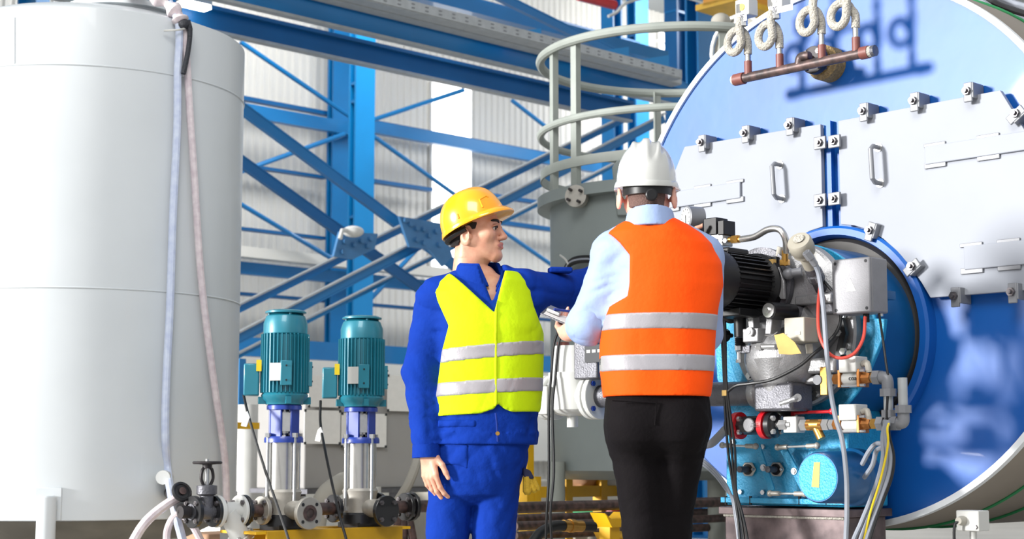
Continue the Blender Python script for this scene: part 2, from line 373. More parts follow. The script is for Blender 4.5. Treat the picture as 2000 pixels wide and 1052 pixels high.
# ---------------------------------------------------------------- crane runway beams and trays above
def runway(px0, px1, yt, yb, Y0, label, m_='steel_blue_dark'):
    a = A(px0, yt, Y0); b = A(px0, yb, Y0); L = (A(px1, 700, Y0) - A(px0, 700, Y0)).dot(AX) + 5; h = a.z - b.z
    c = (a + b) / 2 + AX * (L / 2 - 5); r = thing('runway_beam', c - UP * h / 2, label, 'beam', 'blue crane runway beams')
    MB().box(c, (L, .03, h), AXF).build('web', m_, r, smooth=False)
    MB().box(c - UP * (h / 2), (L, .08, .02), AXF).build('lower_flange', 'galvanised', r, smooth=False)
    MB().box(c + UP * (h / 2), (L, .12, .03), AXF).build('upper_flange', m_, r, smooth=False)
    k = 0
    return r, c, L, h
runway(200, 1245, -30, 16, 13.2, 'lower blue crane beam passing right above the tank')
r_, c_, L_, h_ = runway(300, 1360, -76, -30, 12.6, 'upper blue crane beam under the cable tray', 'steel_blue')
def tray(px0, px1, yt, yb, Y0, label, holes=False):
    a = A(px0, yt, Y0); b = A(px0, yb, Y0); L = (A(px1, 700, Y0) - A(px0, 700, Y0)).dot(AX); h = a.z - b.z; c = (a + b) / 2 + AX * (L / 2)
    r = thing('cable_tray', c - UP * h / 2, label, 'cable tray', 'grey cable trays')
    MB().box(c, (L, .02, h), AXF).build('side', 'galvanised', r, smooth=False)
    MB().box(c - UP * (h / 2) - BX * .06, (L, .12, .015), AXF).build('bed', 'galvanised', r, smooth=False)
    if holes:
        mb = MB(); k = int(L / .14)
        for i in range(k):
            for zz in (-.2, .2): mb.box(c + AX * (-L / 2 + .07 + .14 * i) + UP * (h * zz) + BX * .012, (.03, .005, .008), AXF)
        mb.build('slots', 'clamp_grey', r, smooth=False)['kind'] = 'stuff'
tray(500, 1345, -62, -40, 12.2, 'grey cable tray resting along the upper crane beam')
tray(560, 1345, -60, -40, 11.9, 'perforated grey cable tray hanging above the crane beams', True)
for px, lb in ((968, 'left'), (1148, 'middle'), (1230, 'right')):
    p = A(px, 66 + (px - 960) * .2, 12.3); tag(MB().prism([p, p + AX * .5 + UP * .14, p + AX * .5 - UP * .05, p - UP * .02], BX * .04).build('tray_bracket', 'steel_blue_light', smooth=False), '%s small blue wedge bracket under the cable tray' % lb, 'bracket', 'tray brackets')
slab('roof_beam', 560, 1300, -90, -62, 14.5, 'steel_blue', 'blue roof beam crossing above the cable trays', 'beam', .2)
slab('roof_beam', 760, 1240, -40, 2, 18.0, 'steel_blue_dark', 'dark blue far roof beam by the red pipe', 'beam', .3)
brace((930, -30), (1342, 172), 17, 13.6, 'steel_blue', 'brace falling from the roof to the boiler behind the ring railing')
tag(MB().tube([A(1130, -8, 14), A(1200, 10, 14)], .05).build('conduit_pipe', 'red_paint'), 'short red pipe at the very top left of the column cluster', 'pipe')
tag(MB().tube(bez([A(1188, 32, 15), A(1204, 24, 15), A(1228, 4, 15), A(1300, -10, 15), A(1350, -2, 15), A(1400, 16, 14)]), .018, 6).build('hanging_rope', 'white_plastic'), 'white rope drooping between the upper columns', 'rope')
# roof sheets far above
o = MB().box(A(900, 60, 16) + UP * 2.2 + AX * 4 + BX * 0, (44, 9, .06), AXF); structure(o.build('ceiling', 'roof_sheet', smooth=False))
for px, py, lb in ((842, 30, 'left of two lit strip lamps just under the perforated cable tray'), (884, 38, 'right of two lit strip lamps just under the perforated cable tray'), (352, 2, 'lit strip lamp at the top edge right of the tank')):
    c, sz = band(px, px + 36, py, py + 7, 13.0, .1); r = thing('strip_lamp', c, lb, 'lamp', 'strip lamps')
    MB().box(c, sz, AXF).build('tube', 'lamp_glow', r, smooth=False); MB().box(c + UP * (sz[2] / 2 + .03), (sz[0], .12, .05), AXF).build('housing', 'white_paint', r, smooth=False)
# orange crane girder and lagged pipe head behind the boiler top
r = thing('crane_girder', A(1402, 24, 13), 'orange crane girder at the top edge beside the boiler', 'girder')
c, sz = band(1395, 1560, -50, 6, 13, .3); MB().box(c, sz, AXF).build('web', 'orange_crane', r, smooth=False)
MB().box(c - UP * sz[2] / 2, (sz[0], .5, .06), AXF).build('flange', 'yellow_paint', r, smooth=False)
r = thing('lagged_duct', P(1450, 110, 11.4), 'pale round duct end between crane girder and boiler rim', 'duct')
q = P(1446, 96, 11.4); MB().lathe([(0, .12), (.0, .24), (.35, .24)], q, AX, 28).build('shell', 'insulation_pale', r)
MB().tube([q + BN * .03 + r_ for r_ in [Vector((0.24 * math.cos(t) * BX.x, 0.24 * math.cos(t) * BX.y, .24 * math.sin(t))) for t in np.linspace(0, 2 * math.pi, 25)[:-1]]], .014, 6, True).build('rim', 'boiler_rim', r)
MB().sphere(P(1408, 42, 11.2), (.07, .07, .06)).build('knob', 'insulation_pale', r)
# workshop clutter far behind under the wall
def clutter(name, px0, px1, y0, y1, Y0, m_, label, cat, th=.4):
    c, sz = band(px0, px1, y0, y1, Y0, th); return tag(MB().box(c, sz, AXF).build(name, m_, bevel=.02), label, cat)
# ================================================================ grey tank on the left
TC = Vector((-2.11, 8.0, 0)); TR = 0.757
def TK(px, py, off=0.0):                                     # on the tank's skin
    d = ray(px, py); r = TR + off; a = d.x ** 2 + d.y ** 2; b = -2 * (d.x * TC.x + d.y * TC.y); c = TC.x ** 2 + TC.y ** 2 - r * r
    q = b * b - 4 * a * c; t = (-b - math.sqrt(max(q, 0))) / (2 * a); return CAMP + d * t
ztop = TK(160, 12).z; zbot = TK(160, 1017).z; zs1 = TK(150, 126).z; zs2 = TK(150, 561).z
tank = thing('storage_tank', TC, 'large pale grey upright steel tank on legs, left edge of the picture', 'tank')
MB().lathe([(zbot, TR - .004), (zbot + .004, TR), (ztop - .004, TR), (ztop, TR - .004), (ztop + .06, TR * .8), (ztop + .10, .3)], TC, UP, 128).build('shell', 'tank_paint', tank, ang=30)
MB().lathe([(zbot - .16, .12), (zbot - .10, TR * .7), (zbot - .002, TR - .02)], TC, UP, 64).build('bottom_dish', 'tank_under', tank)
for z in (zs1, zs2):
    MB().tube([TC + Vector((TR * math.cos(t), TR * math.sin(t), z)) for t in np.linspace(0, 2 * math.pi, 129)[:-1]], .0045, 6, True).build('weld_seam', 'tank_paint', tank)
MB().tube([TK(28, 34), TK(28, 124)], .004, 6).build('weld_seam', 'tank_paint', tank)
la = math.atan2(TK(94, 1000).y - TC.y, TK(94, 1000).x - TC.x)
for k in range(3):
    a = la + k * 2 * math.pi / 3; d = Vector((math.cos(a), math.sin(a), 0)); t_ = Vector((-d.y, d.x, 0)); c = TC + d * (TR + .042)
    zt = TK(94, 970).z
    lg = MB().lathe([(0, .042), (zt, .042), (zt + .006, .036)], c, UP, 24).build('leg', 'tank_paint', tank)
    MB().box(TC + d * (TR + .004) + UP * (zbot + .075), (.012, .115, .145), (d, t_, UP)).build('pad', 'tank_paint', tank, bevel=.003)
    MB().box(c + UP * .006, (.16, .16, .012), (d, t_, UP)).build('foot_plate', 'tank_paint', tank)
mh = P(240, 24, 7.75)
MB().lathe([(0, .25), (.10, .25), (.10, .285), (.125, .285), (.14, .2)], Vector((mh.x, mh.y, ztop - .02)), UP, 48).build('manhole', 'tank_paint', tank)
MB().tube([TK(325, 931, -.02), TK(318, 932, .07)], .032, 16).build('drain_nozzle', 'white_paint', tank)
# hoses hanging down the tank
def hose(name, pts, r, m_, label, cat='hose', seg=10, grp=None): return tag(MB().tube(bez(pts, 8), r, seg).build(name, m_), label, cat, grp)
h1 = [TK(330, 16, .0) + UP * .03] + [TK(x, y, .03) for x, y in ((348, 42), (350, 85), (347, 140), (346, 250), (338, 420), (332, 600), (325, 740), (323, 850), (329, 930))] + [P(340, 990, 6.95), P(358, 1060, 6.9), P(372, 1130, 6.85)]
hose('clear_hose', h1, .0185, 'clear_hose_blue', 'bluish clear hose hanging down the tank, the left one of two', grp='clear hoses on the tank')
h2 = [TK(340, 20, .0) + UP * .03] + [TK(x, y, .03) for x, y in ((358, 50), (365, 120), (371, 220), (380, 350), (391, 520), (404, 640), (420, 760), (435, 860), (441, 925), (442, 985))]
hose('clear_hose', h2, .0175, 'clear_hose', 'pinkish clear hose hanging down the tank, the right one of two', grp='clear hoses on the tank')
wr = [Vector((mh.x, mh.y, ztop + .11)), TK(262, 8, -.12) + UP * .06, TK(310, 12, -.04) + UP * .035, TK(344, 24, .02), TK(354, 44, .045)]
w_ = thing('hose_wrap', TK(352, 40, .03), 'translucent plastic wrap where the hoses cross the tank rim', 'plastic wrap')
MB().tube(bez(wr, 8), [.03 + .012 * math.sin(i * .9) for i in range(33)], 12).build('sleeve', 'clear_hose', w_)
MB().tube(bez([TK(320, 60, .03), TK(350, 58, .07), TK(368, 54, .05)]), .005, 6).build('tie', 'white_plastic', w_)
t_ = thing('black_tape', TK(362, 44, .05), 'black tape knot with a hanging tail on the tank hoses', 'tape')
MB().sphere(TK(359, 47, .055), (.026, .026, .026)).build('knot', 'tape_black', t_)
MB().tube(bez([TK(366, 40, .06), TK(371, 62, .065), TK(368, 95, .065), TK(363, 122, .06), TK(358, 144, .06)], 6), [.014] * 6 + [.012] * 19, 10).build('tail', 'tape_black', t_)
hose('drain_hose', [P(250, 1075, 6.7), P(282, 1022, 6.7), P(325, 985, 6.75), P(368, 962, 6.78)], .02, 'clear_hose', 'clear hose curling from the floor up to the small drain valve')
hose('drain_hose', [P(330, 1100, 6.9), P(326, 1040, 6.9), P(345, 1005, 6.9), P(372, 1020, 6.9), P(400, 1070, 6.9)], .016, 'clear_hose', 'loop of clear hose under the tank valves')

# ================================================================ pumps on the yellow skid
PY0 = 7.35
PC = P(552, 1000, 7.0); ux = AX; un = BX
def pump(c, label):
    k = 7.0 / F_PX
    def z(y): return P(552, y, 7.0).z
    c = Vector((c.x, c.y, 0)); r = thing('vertical_pump', c + UP * z(1032), label, 'pump', 'vertical pumps on the yellow skid')
    def L(name, prof, m_, par=r, seg=48, **kw): return MB().lathe([(z(y), x * k) for y, x in prof], c, UP, seg).build(name, m_, par, **kw)
    L('base_plate', [(1034, 44), (1024, 44)], 'black_paint', seg=4)
    L('foot', [(1026, 40), (1008, 38), (1002, 32)], 'black_paint')
    L('suction_casting', [(1012, 34), (972, 33), (960, 36), (955, 33)], 'cast_silver')
    L('barrel', [(960, 31), (862, 31)], 'stainless')
    L('barrel_ring', [(864, 38), (856, 38), (852, 36)], 'pump_blue')
    ln = MB()
    for i in range(4):
        a = math.pi / 4 + i * math.pi / 2 + .3; d = Vector((math.cos(a), math.sin(a), 0)); tt = Vector((-d.y, d.x, 0))
        ln.box(c + d * (25 * k) + UP * (z(824)), (.012, 26 * k, abs(z(858) - z(792))), (d, tt, UP))
    ln.build('lantern', 'pump_blue', r, bevel=.004)
    L('lantern_flange', [(800, 34), (792, 34), (789, 30)], 'pump_blue'); L('shaft_coupling', [(850, 12), (795, 12)], 'stainless')
    g = (-CAMP + c); g.z = 0; g = -g.normalized(); gt = Vector((-g.y, g.x, 0))
    gd = MB().lathe([(z(846), 22 * k), (z(804), 22 * k)], c, UP, 32).build('guard', 'stainless', r)
    MB().box(c + g * (23 * k) + UP * z(824), (.004, 26 * k, 36 * k), (g, gt, UP)).build('rib', 'bolt_bright', gd)
    for i in range(4):
        a = .75 + i * math.pi / 2; d = Vector((math.cos(a), math.sin(a), 0))
        rod = MB().cyl(c + d * (37 * k) + UP * z(1000), c + d * (37 * k) + UP * z(846), .0065, seg=10).build('tie_rod', 'bolt_bright', r)
        [MB().hexnut(c + d * (37 * k) + UP * z(yy), UP, .013, .018).build('nut', 'bolt_bright', rod) for yy in (1000, 854)]
    mo = L('motor', [(790, 36), (784, 38), (780, 43), (772, 46), (764, 40), (655, 40), (652, 43), (632, 43), (618, 38), (613, 30)], 'pump_teal')
    for i in range(36):
        a = i * 2 * math.pi / 36; d = Vector((math.cos(a), math.sin(a), 0)); tt = Vector((-d.y, d.x, 0))
        MB().box(c + d * (43.5 * k) + UP * z(710), (8 * k, 2.0 * k, abs(z(768) - z(654))), (d, tt, UP)).build('cooling_fin', 'pump_teal', mo)
    L('rain_cap', [(614, 26), (612, 40), (609, 40), (606, 34)], 'pump_teal', mo)
    for i in range(4):
        a = .4 + i * math.pi / 2; d = Vector((math.cos(a), math.sin(a), 0)); MB().cyl(c + d * (33 * k) + UP * z(630), c + d * (33 * k) + UP * z(611), .006, seg=8).build('cap_post', 'pump_teal', mo)
    for sgn, nm in ((1, 'nameplate_bracket'), (-1, 'side_bracket')):
        d = (g * .98 + gt * (.05 if sgn > 0 else 0)).normalized() if sgn > 0 else gt; tt = Vector((-d.y, d.x, 0)); w_ = 22 * k
        bk = MB().box(c + d * (48 * k) + UP * z(730), (10 * k, w_, 48 * k), (d, tt, UP)).build(nm, 'pump_teal', mo, bevel=.003)
        for zz in (716, 744): bk2 = MB().cyl(c + d * (53 * k) + UP * z(zz), c + d * (54.5 * k) + UP * z(zz), .004, seg=8).build('bolt_hole', 'black_paint', mo)
    d = (g * .93 - gt * .36).normalized(); tt = Vector((-d.y, d.x, 0))
    MB().box(c + d * (50 * k) + UP * z(728), (.004, 24 * k, 34 * k), (d, tt, UP)).build('nameplate', 'white_plastic', mo)
    d = -gt; tt = Vector((-d.y, d.x, 0))
    tb = MB().box(c + d * (64 * k) + UP * z(742), (30 * k, 40 * k, 62 * k), (d, tt, UP)).build('terminal_box', 'pump_teal', r, bevel=.006)
    for zz in (720, 744): MB().cyl(c + d * (66 * k) - tt * (20 * k) + UP * z(zz), c + d * (66 * k) - tt * (24 * k) + UP * z(zz), .011, seg=12).cyl(c + d * (66 * k) - tt * (23 * k) + UP * z(zz), c + d * (66 * k) - tt * (26 * k) + UP * z(zz), .006, seg=10).build('cable_gland', 'bronze', tb)
    MB().box(c + d * (50 * k) + g * (22 * k) + UP * z(715), (10 * k, .004, 22 * k), (d, g, UP)).build('warning_sticker', 'cable_yellow', tb)
    for i in range(4):
        a = .3 + i * math.pi / 2; dd = Vector((math.cos(a), math.sin(a), 0)); MB().box(c + dd * (44 * k) + UP * z(782), (14 * k, 10 * k, 14 * k), (dd, Vector((-dd.y, dd.x, 0)), UP)).build('motor_foot', 'pump_teal', mo)
    return r
PZ = P(552, 995, 7.0).z
D2 = AX * ((onplane(703, 1000, PC, BX) - PC).dot(AX))
pump1 = pump(PC, 'left and nearer of the two teal vertical pumps beside the tank')
pump2 = copy_tree(pump1, D2, 'right and farther of the two teal vertical pumps, next to the blue sleeve')
# piping along the skid: flanges, pipes, valves
def flange(mb, c, axis, r, t, nb=0):
    ax = Vector(axis).normalized(); mb.lathe([(-t / 2, r * .97), (-t / 2 + .002, r), (t / 2 - .002, r), (t / 2, r * .97)], c, ax, 36); return mb
def flange_obj(c, axis, r, t, m_, par, nb=4, bolt='bolt_steel', name='flange', a0=.785):
    f = flange(MB(), c, axis, r, t).build(name, m_, par); x, y, zz = frame_from(axis)
    sub = f if par is not None and par.parent is None else par
    for i in range(nb):
        a = a0 + i * 2 * math.pi / nb; q = Vector(c) + (x * math.cos(a) + y * math.sin(a)) * (r * .76)
        MB().cyl(q - zz * (t / 2 + .012), q + zz * (t / 2 + .012), .0055, seg=8).hexnut(q + zz * (t / 2), zz, .011, .009).hexnut(q - zz * (t / 2 + .009), zz, .011, .009).build('bolt', bolt, sub)
    return f
HZ = PZ; hp = Vector((PC.x, PC.y, HZ))
def H(px): v = onplane(px, 1000, hp, BX); s = (v - hp).dot(AX); return hp + AX * s
for i, dd in enumerate((Vector((0, 0, 0)), D2)):
    r = thing('pump_port', hp + dd + BX * .07, ('round grey outlet flange with an open bore on the left pump' if i == 0 else 'black outlet flange joined to a short pipe on the right pump'), 'flange', 'pump outlet flanges')
    MB().cyl(hp + dd + BX * .05, hp + dd + BX * .17, .04).build('neck', 'cast_silver', r)
    fl = flange_obj(hp + dd + BX * .18 - UP * .01, BX, .067, .022, 'cast_silver' if i == 0 else 'black_paint', r, 4 if i else 0)
    if i == 0:
        MB().lathe([(0, .034), (.004, .034), (.004, .02), (-.02, .018)], hp + BX * .191 - UP * .01, BX, 28).build('raised_face', 'rust_pipe', r)
        for a in (.785, 2.356, 3.93, 5.5): x, y, zz = frame_from(BX); q = hp + BX * .190 - UP * .01 + (x * math.cos(a) + y * math.sin(a)) * .05; MB().cyl(q, q + BX * .0025, .0075, seg=10).build('bolt_hole', 'black_paint', r)
r = thing('suction_pipe', H(500), 'dark steel pipe with flanges joining strainer, pumps and outlet', 'pipe')
MB().cyl(H(470), H(532), .028).build('pipe', 'rust_pipe', r)
flange_obj(H(476), AX, .066, .018, 'black_paint', r); flange_obj(H(512), AX, .06, .02, 'cast_silver', r)
MB().cyl(H(592), H(660), .027).build('pipe', 'rust_pipe', r); flange_obj(H(652), AX, .06, .02, 'black_paint', r)
flange_obj(H(592), AX, .055, .016, 'cast_silver', r)
MB().cyl(H(735), H(840), .028).build('pipe', 'rust_pipe', r); flange_obj(H(738), AX, .066, .02, 'black_paint', r); flange_obj(H(792), AX, .062, .02, 'black_paint', r); flange_obj(H(802), AX, .066, .018, 'black_paint', r)
r = thing('strainer', H(440), 'white cast Y-strainer between gate valve and left pump', 'strainer')
MB().cyl(H(424), H(466), .038).build('body', 'white_paint', r)
b0 = H(444); bd = (AX * .55 - UP * .85).normalized(); MB().cyl(b0, b0 + bd * .12, .042).build('branch', 'white_paint', r)
flange_obj(b0 + bd * .13, bd, .058, .02, 'cast_silver', r, 4, 'bolt_bright', 'branch_cap'); flange_obj(H(424), AX, .066, .018, 'white_paint', r, 4); flange_obj(H(468), AX, .066, .014, 'white_paint', r, 4)
r = thing('gate_valve', H(400), 'dark cast gate valve with a flat handwheel in front of the tank', 'valve')
MB().cyl(H(372), H(418), .033).build('body', 'cast_alu_dark', r); flange_obj(H(378), AX, .066, .018, 'black_paint', r); flange_obj(H(417), AX, .064, .014, 'black_paint', r)
vc = H(403); vz = lambda y: P(403, y, vc.y).z - vc.z
MB().lathe([(0, .03), (vz(968), .028), (vz(964), .042), (vz(948), .042), (vz(946), .02)], vc, UP, 28).build('bonnet', 'cast_alu_dark', r)
yk = MB()
for s in (-1, 1): yk.tube(bez([vc + UP * vz(950) + AX * (.012 * s), vc + UP * vz(935) + AX * (.028 * s), vc + UP * vz(918) + AX * (.024 * s), vc + UP * vz(910) + AX * (.008 * s)], 4), .007, 8)
yk.cyl(vc + UP * vz(914), vc + UP * vz(904), .02); yk.build('yoke', 'dark_iron', r)
MB().cyl(vc + UP * vz(960), vc + UP * vz(896), .008).build('stem', 'bolt_bright', r)
hw = MB(); hc = vc + UP * vz(903); hw.tube([hc + Vector((.055 * math.cos(t), .055 * math.sin(t), 0)) for t in np.linspace(0, 2 * math.pi, 29)[:-1]], .006, 8, True)
for i in range(5): t = i * 1.2566; hw.tube([hc - UP * .006, hc + Vector((.055 * math.cos(t), .055 * math.sin(t), 0))], .005, 6)
hw.build('handwheel', 'dark_iron', r)
r = thing('drain_valve', P(356, 962, 6.85), 'small drain valve with tilted black wheel at the tank outlet', 'valve')
wc = P(355, 960, 6.72); wn = Vector((.55, -.72, .42)).normalized(); x, y, _ = frame_from(wn)
MB().tube([wc + (x * math.cos(t) + y * math.sin(t)) * .036 for t in np.linspace(0, 2 * math.pi, 29)[:-1]], .0085, 8, True).lathe([(-.006, .03), (.004, .03)], wc, wn, 24).build('handwheel', 'black_paint', r)
MB().lathe([(0, .012), (.012, .016), (.014, .008)], wc, wn, 16).build('hub', 'rust_pipe', r)
MB().cyl(wc, wc - wn * .1, .012).cyl(H(368), H(352), .026).cyl(H(360), TK(330, 960, -.02), .024).build('body', 'dark_iron', r)
# yellow skid
r = thing('pump_skid', H(620) * 1.0 - UP * H(620).z, 'yellow steel channel skid carrying both pumps', 'skid')
s0, s1 = H(508) - AX * .06, H(735) + AX * .04; sl = (s1 - s0).length; zt = P(552, 1033, 7.0).z; sc_ = (s0 + s1) / 2
for s in (-1, 1):
    c = Vector((sc_.x, sc_.y, zt - .075)) + BX * (.13 * s)
    MB().box(c, (sl, .012, .15), AXF).box(c + UP * .07 - BX * (.025 * s), (sl, .06, .012), AXF).build('channel', 'yellow_dark', r, bevel=.002)
for t in np.linspace(0, 1, 3):
    q = s0.lerp(s1, t); MB().box(Vector((q.x, q.y, zt - .006)), (.1, .26, .012), AXF).build('cross_plate', 'yellow_paint', r)
    for s in (-1, 1): MB().box(Vector((q.x, q.y, (zt - .15) / 2)) + BX * (.12 * s) + AX * (.04 * (1 - 2 * t)), (.06, .06, zt - .15), AXF).build('leg', 'yellow_paint', r)
hose('power_cable', [P(476, 772, 6.98), P(484, 806, 6.9), P(500, 862, 6.85), P(522, 930, 6.8), P(546, 1000, 6.75), P(566, 1062, 6.7), P(580, 1130, 6.7)], .006, 'cable_black', 'thin black cable falling from the left pump terminal box', 'cable', 8, 'pump motor cables')
hose('power_cable', [P(626, 782, 7.3), P(626, 828, 7.25), P(636, 884, 7.1), P(650, 950, 7.0), P(664, 1010, 6.9), P(678, 1062, 6.85), P(684, 1130, 6.8)], .006, 'cable_black', 'thin black cable falling from the right pump terminal box', 'cable', 8, 'pump motor cables')
for px, py, Y, lb in ((477, 818, 6.88, 'left'), (621, 848, 7.2, 'right')):
    c = P(px, py, Y); tag(MB().prism([c + Vector((x * .001, 0, z_ * .001)) for x, z_ in ((-14, -28), (10, -34), (24, 6), (12, 34), (-2, 20))], Vector((0, .012, 0))).build('paper_tag', 'paper', bevel=.002), 'crumpled white paper tag on the %s pump cable' % lb, 'tag', 'paper tags')
# cabinet with posted sheets behind the pumps
CY = 10.2
r = thing('control_cabinet', A(700, 960, CY), 'grey metal cabinet with posted paper sheets behind the pumps', 'cabinet')
c, sz = band(596, 838, 742, 955, CY, .5); MB().box(c - BX * .25, sz, AXF).build('body', 'panel_grey', r, bevel=.01)
c2, sz2 = band(590, 842, 955, 964, CY, .6); MB().box(c2 - BX * .25, sz2, AXF).build('plinth', 'cast_alu_dark', r)
for px in (618, 816): q = A(px, 960, CY); MB().box(Vector((q.x, q.y, q.z / 2)) - BX * .2, (.08, .08, q.z), AXF).build('leg', 'cast_alu_dark', r)
for (x0, x1, y0, y1), lb in zip(((592, 662, 800, 866), (664, 752, 806, 872), (754, 834, 732, 802), (600, 660, 732, 794)), ('left sheet hung low behind the left pump', 'middle sheet with dark corner tapes behind the right pump', 'right sheet next to the blue sleeve', 'upper left sheet between the pump motors')):
    c, sz = band(x0, x1, y0, y1, CY - .02, .004); rr = thing('posted_sheet', c + BX * .012, 'white paper ' + lb, 'sheet', 'posted paper sheets')
    MB().box(c + BX * .012, sz, AXF).build('paper', 'paper', rr)
    for sx in (-1, 1):
        for s2 in (-1, 1): MB().box(c + BX * .016 + AX * (sz[0] / 2 * sx * .97) + UP * (sz[2] / 2 * s2 * .97), (.016, .003, .016), AXF).build('tape', 'ink', rr)
# floor clutter behind the pumps
def lump(name, px, py, Y, size, m_, label, cat):
    c = P(px, py, Y); c.z = size[2] / 2
    return tag(MB().box(c, size, AXF).build(name, m_, bevel=.02), label, cat)
slab('blue_post', 459, 470, 700, 985, 13.0, 'steel_blue', 'narrow blue post right beside the tank edge', 'post', .08)
tag(MB().cyl(A(488, 990, 11.5) - UP * A(488, 990, 11.5).z, A(488, 790, 11.5), .09).build('white_pipe', 'white_paint'), 'thick white upright pipe between the tank and left pump', 'pipe')
slab('yellow_bar', 452, 500, 824, 837, 10.5, 'yellow_paint', 'short yellow bar left of the left pump', 'bar', .08)
tag(MB().tube(bez([A(462, 938, 12), A(480, 918, 12), A(500, 892, 12)]), .018).build('orange_rope', 'manila'), 'orange rope stretched between tank and left pump', 'rope')
hose('flexible_duct', [P(612, 1060, 9), P(622, 1000, 9), P(640, 962, 9), P(672, 940, 9.2)], .055, 'insulation_pale', 'pale ribbed duct curving behind the right pump', 'duct', 14)
hose('grey_hose', [P(752, 1060, 8.2), P(772, 990, 8.2), P(800, 940, 8.2), P(818, 885, 8.3), P(828, 820, 8.6)], .024, 'insulation_pale', 'thick grey hose behind the hanging hand', 'hose')
tag(MB().cyl(P(733, 1100, 8.4), P(733, 950, 8.4), .03).build('white_post', 'white_paint'), 'short white post right of the right pump', 'post')
for i, (x0, x1, lb) in enumerate(((782, 764, 'leftmost'), (789, 788, 'middle'), (797, 812, 'rightmost'))):
    a = P(x0, 1000, 7.9); b = P(x1, 1080, 7.9); d = b - a; b = a + d * (a.z / (a.z - b.z)); tag(MB().cyl(a, b, .02).build('tripod_leg', 'rust_pipe'), '%s of three rusty props under the outlet flange' % lb, 'prop', 'rusty props')
for px, Y, s, m_, lb in ((300, 9.6, (.5, .3, .35), 'rust_pipe', 'low rusty block on the floor behind the tank leg'), (450, 9.4, (.5, .3, .45), 'rag', 'brownish crate on the floor behind the strainer'), (585, 9.4, (.3, .3, .5), 'white_paint', 'white carton on the floor between the pumps'), (690, 12.5, (2.5, .5, .75), 'cream_wall', 'long pale bench behind the cabinet legs'), (480, 13, (2.6, .5, .8), 'insulation_pale', 'pale boxes in a row behind the left pump'), (1000, 13, (2.0, .5, .7), 'insulation_pale', 'pale low cabinet beyond the pipes')):
    lump('floor_block', px, 960, Y, s, m_, lb, 'block')

# ================================================================ grey vessel with ring platform
VX = Vector((330 / F_PX * 9.5, 9.5, 0)); VR = .761; FR = .836
def vz_(px, py): return P(px, py, 9.5).z
vessel = thing('pressure_vessel', VX, 'grey upright vessel with ring railing behind the white helmet', 'vessel')
zf = vz_(1050, 402); zb = vz_(1330, 918)
MB().lathe([(zb - .05, VR * .9), (zb, VR), (zf, VR)], VX, UP, 96).build('shell', 'vessel_grey', vessel)
MB().lathe([(zf - .03, FR - .06), (zf - .03, FR), (zf + .035, FR), (zf + .035, .1)], VX, UP, 96).build('top_flange', 'vessel_grey', vessel, ang=30)
for k in range(4):
    px = (1077, 1374, 1240, 1500)[k]; d = Vector(((px - 1330) / F_PX * 9.3, (-.35, -.55, .5, .3)[k], 0)); lgp = VX + d
    MB().cyl(Vector((lgp.x, lgp.y, 0)), Vector((lgp.x, lgp.y, zb + .05)), .05, seg=20).build('leg', 'rail_grey', vessel)
rail = thing('ring_railing', VX + UP * (zf + .036), 'grey round guard railing standing on the vessel top', 'railing')
def vring(z_, r_, n=96): return [VX + Vector((r_ * math.cos(t), r_ * math.sin(t), z_)) for t in np.linspace(0, 2 * math.pi, n + 1)[:-1]]
RR = .818
MB().tube(vring(vz_(1055, 122), RR), .027, 10, True).build('top_rail', 'rail_grey', rail)
MB().tube(vring(vz_(1060, 266), RR), .022, 10, True).build('mid_rail', 'rail_grey', rail)
kb = MB(); zk0, zk1 = vz_(1080, 356), vz_(1080, 338); o_ = vring(zk0, RR); i_ = vring(zk1, RR); nn = len(o_)
o2 = vring(zk0, RR - .01); i2 = vring(zk1, RR - .01)
kb.add(o_ + i_ + i2 + o2, [(k * nn + i, k * nn + (i + 1) % nn, ((k + 1) % 4) * nn + (i + 1) % nn, ((k + 1) % 4) * nn + i) for k in range(4) for i in range(nn)]).build('toe_plate', 'rail_grey', rail)
def rpost(px, front):
    d = ray(px, 500); a = d.x ** 2 + d.y ** 2; b = -2 * (d.x * VX.x + d.y * VX.y); c = VX.x ** 2 + VX.y ** 2 - RR * RR; q = max(b * b - 4 * a * c, 0)
    t = (-b + (-1 if front else 1) * math.sqrt(q)) / (2 * a); p = d * t; p.z = 0; n_ = Vector((p.x - VX.x, p.y - VX.y, 0)).normalized(); tt = Vector((-n_.y, n_.x, 0))
    z0, z1 = zf + .03, vz_(1055, 122)
    MB().box(p + UP * ((z0 + z1) / 2) - n_ * .012, (.010, .048, z1 - z0), (n_, tt, UP)).box(p + UP * ((z0 + z1) / 2) - n_ * .028 + tt * .02, (.032, .008, z1 - z0), (n_, tt, UP)).build('post', 'rail_grey', rail, bevel=.002)
for px, fr in ((1075, True), (1119, True), (1286, False), (1420, True), (1490, False), (1560, True)): rpost(px, fr)
def VS(px, py, off=0.0):
    d = ray(px, py); r = VR + off; a = d.x ** 2 + d.y ** 2; b = -2 * (d.x * VX.x + d.y * VX.y); c = VX.x ** 2 + VX.y ** 2 - r * r
    return CAMP + d * ((-b - math.sqrt(max(b * b - 4 * a * c, 0))) / (2 * a))
q = VS(1136, 388); nn_ = Vector((-.35, -.94, 0)).normalized()
bf = MB().lathe([(-.05, .05), (.06, .05), (.06, .062), (.11, .062)], q, nn_, 28).build('blind_flange', 'cast_silver', vessel)
for a in (.6, 2.2, 3.7, 5.3):
    x, y, z3 = frame_from(nn_); MB().cyl(q + nn_ * .1 + (x * math.cos(a) + y * math.sin(a)) * .042, q + nn_ * .145 + (x * math.cos(a) + y * math.sin(a)) * .042, .009, seg=8).build('bolt', 'dark_iron', bf)
lg = [VS(1196, 326, .09), VS(1206, 312, .09), VS(1226, 312, .09), VS(1232, 330, .09), VS(1232, 420, .03), VS(1206, 420, .03)]
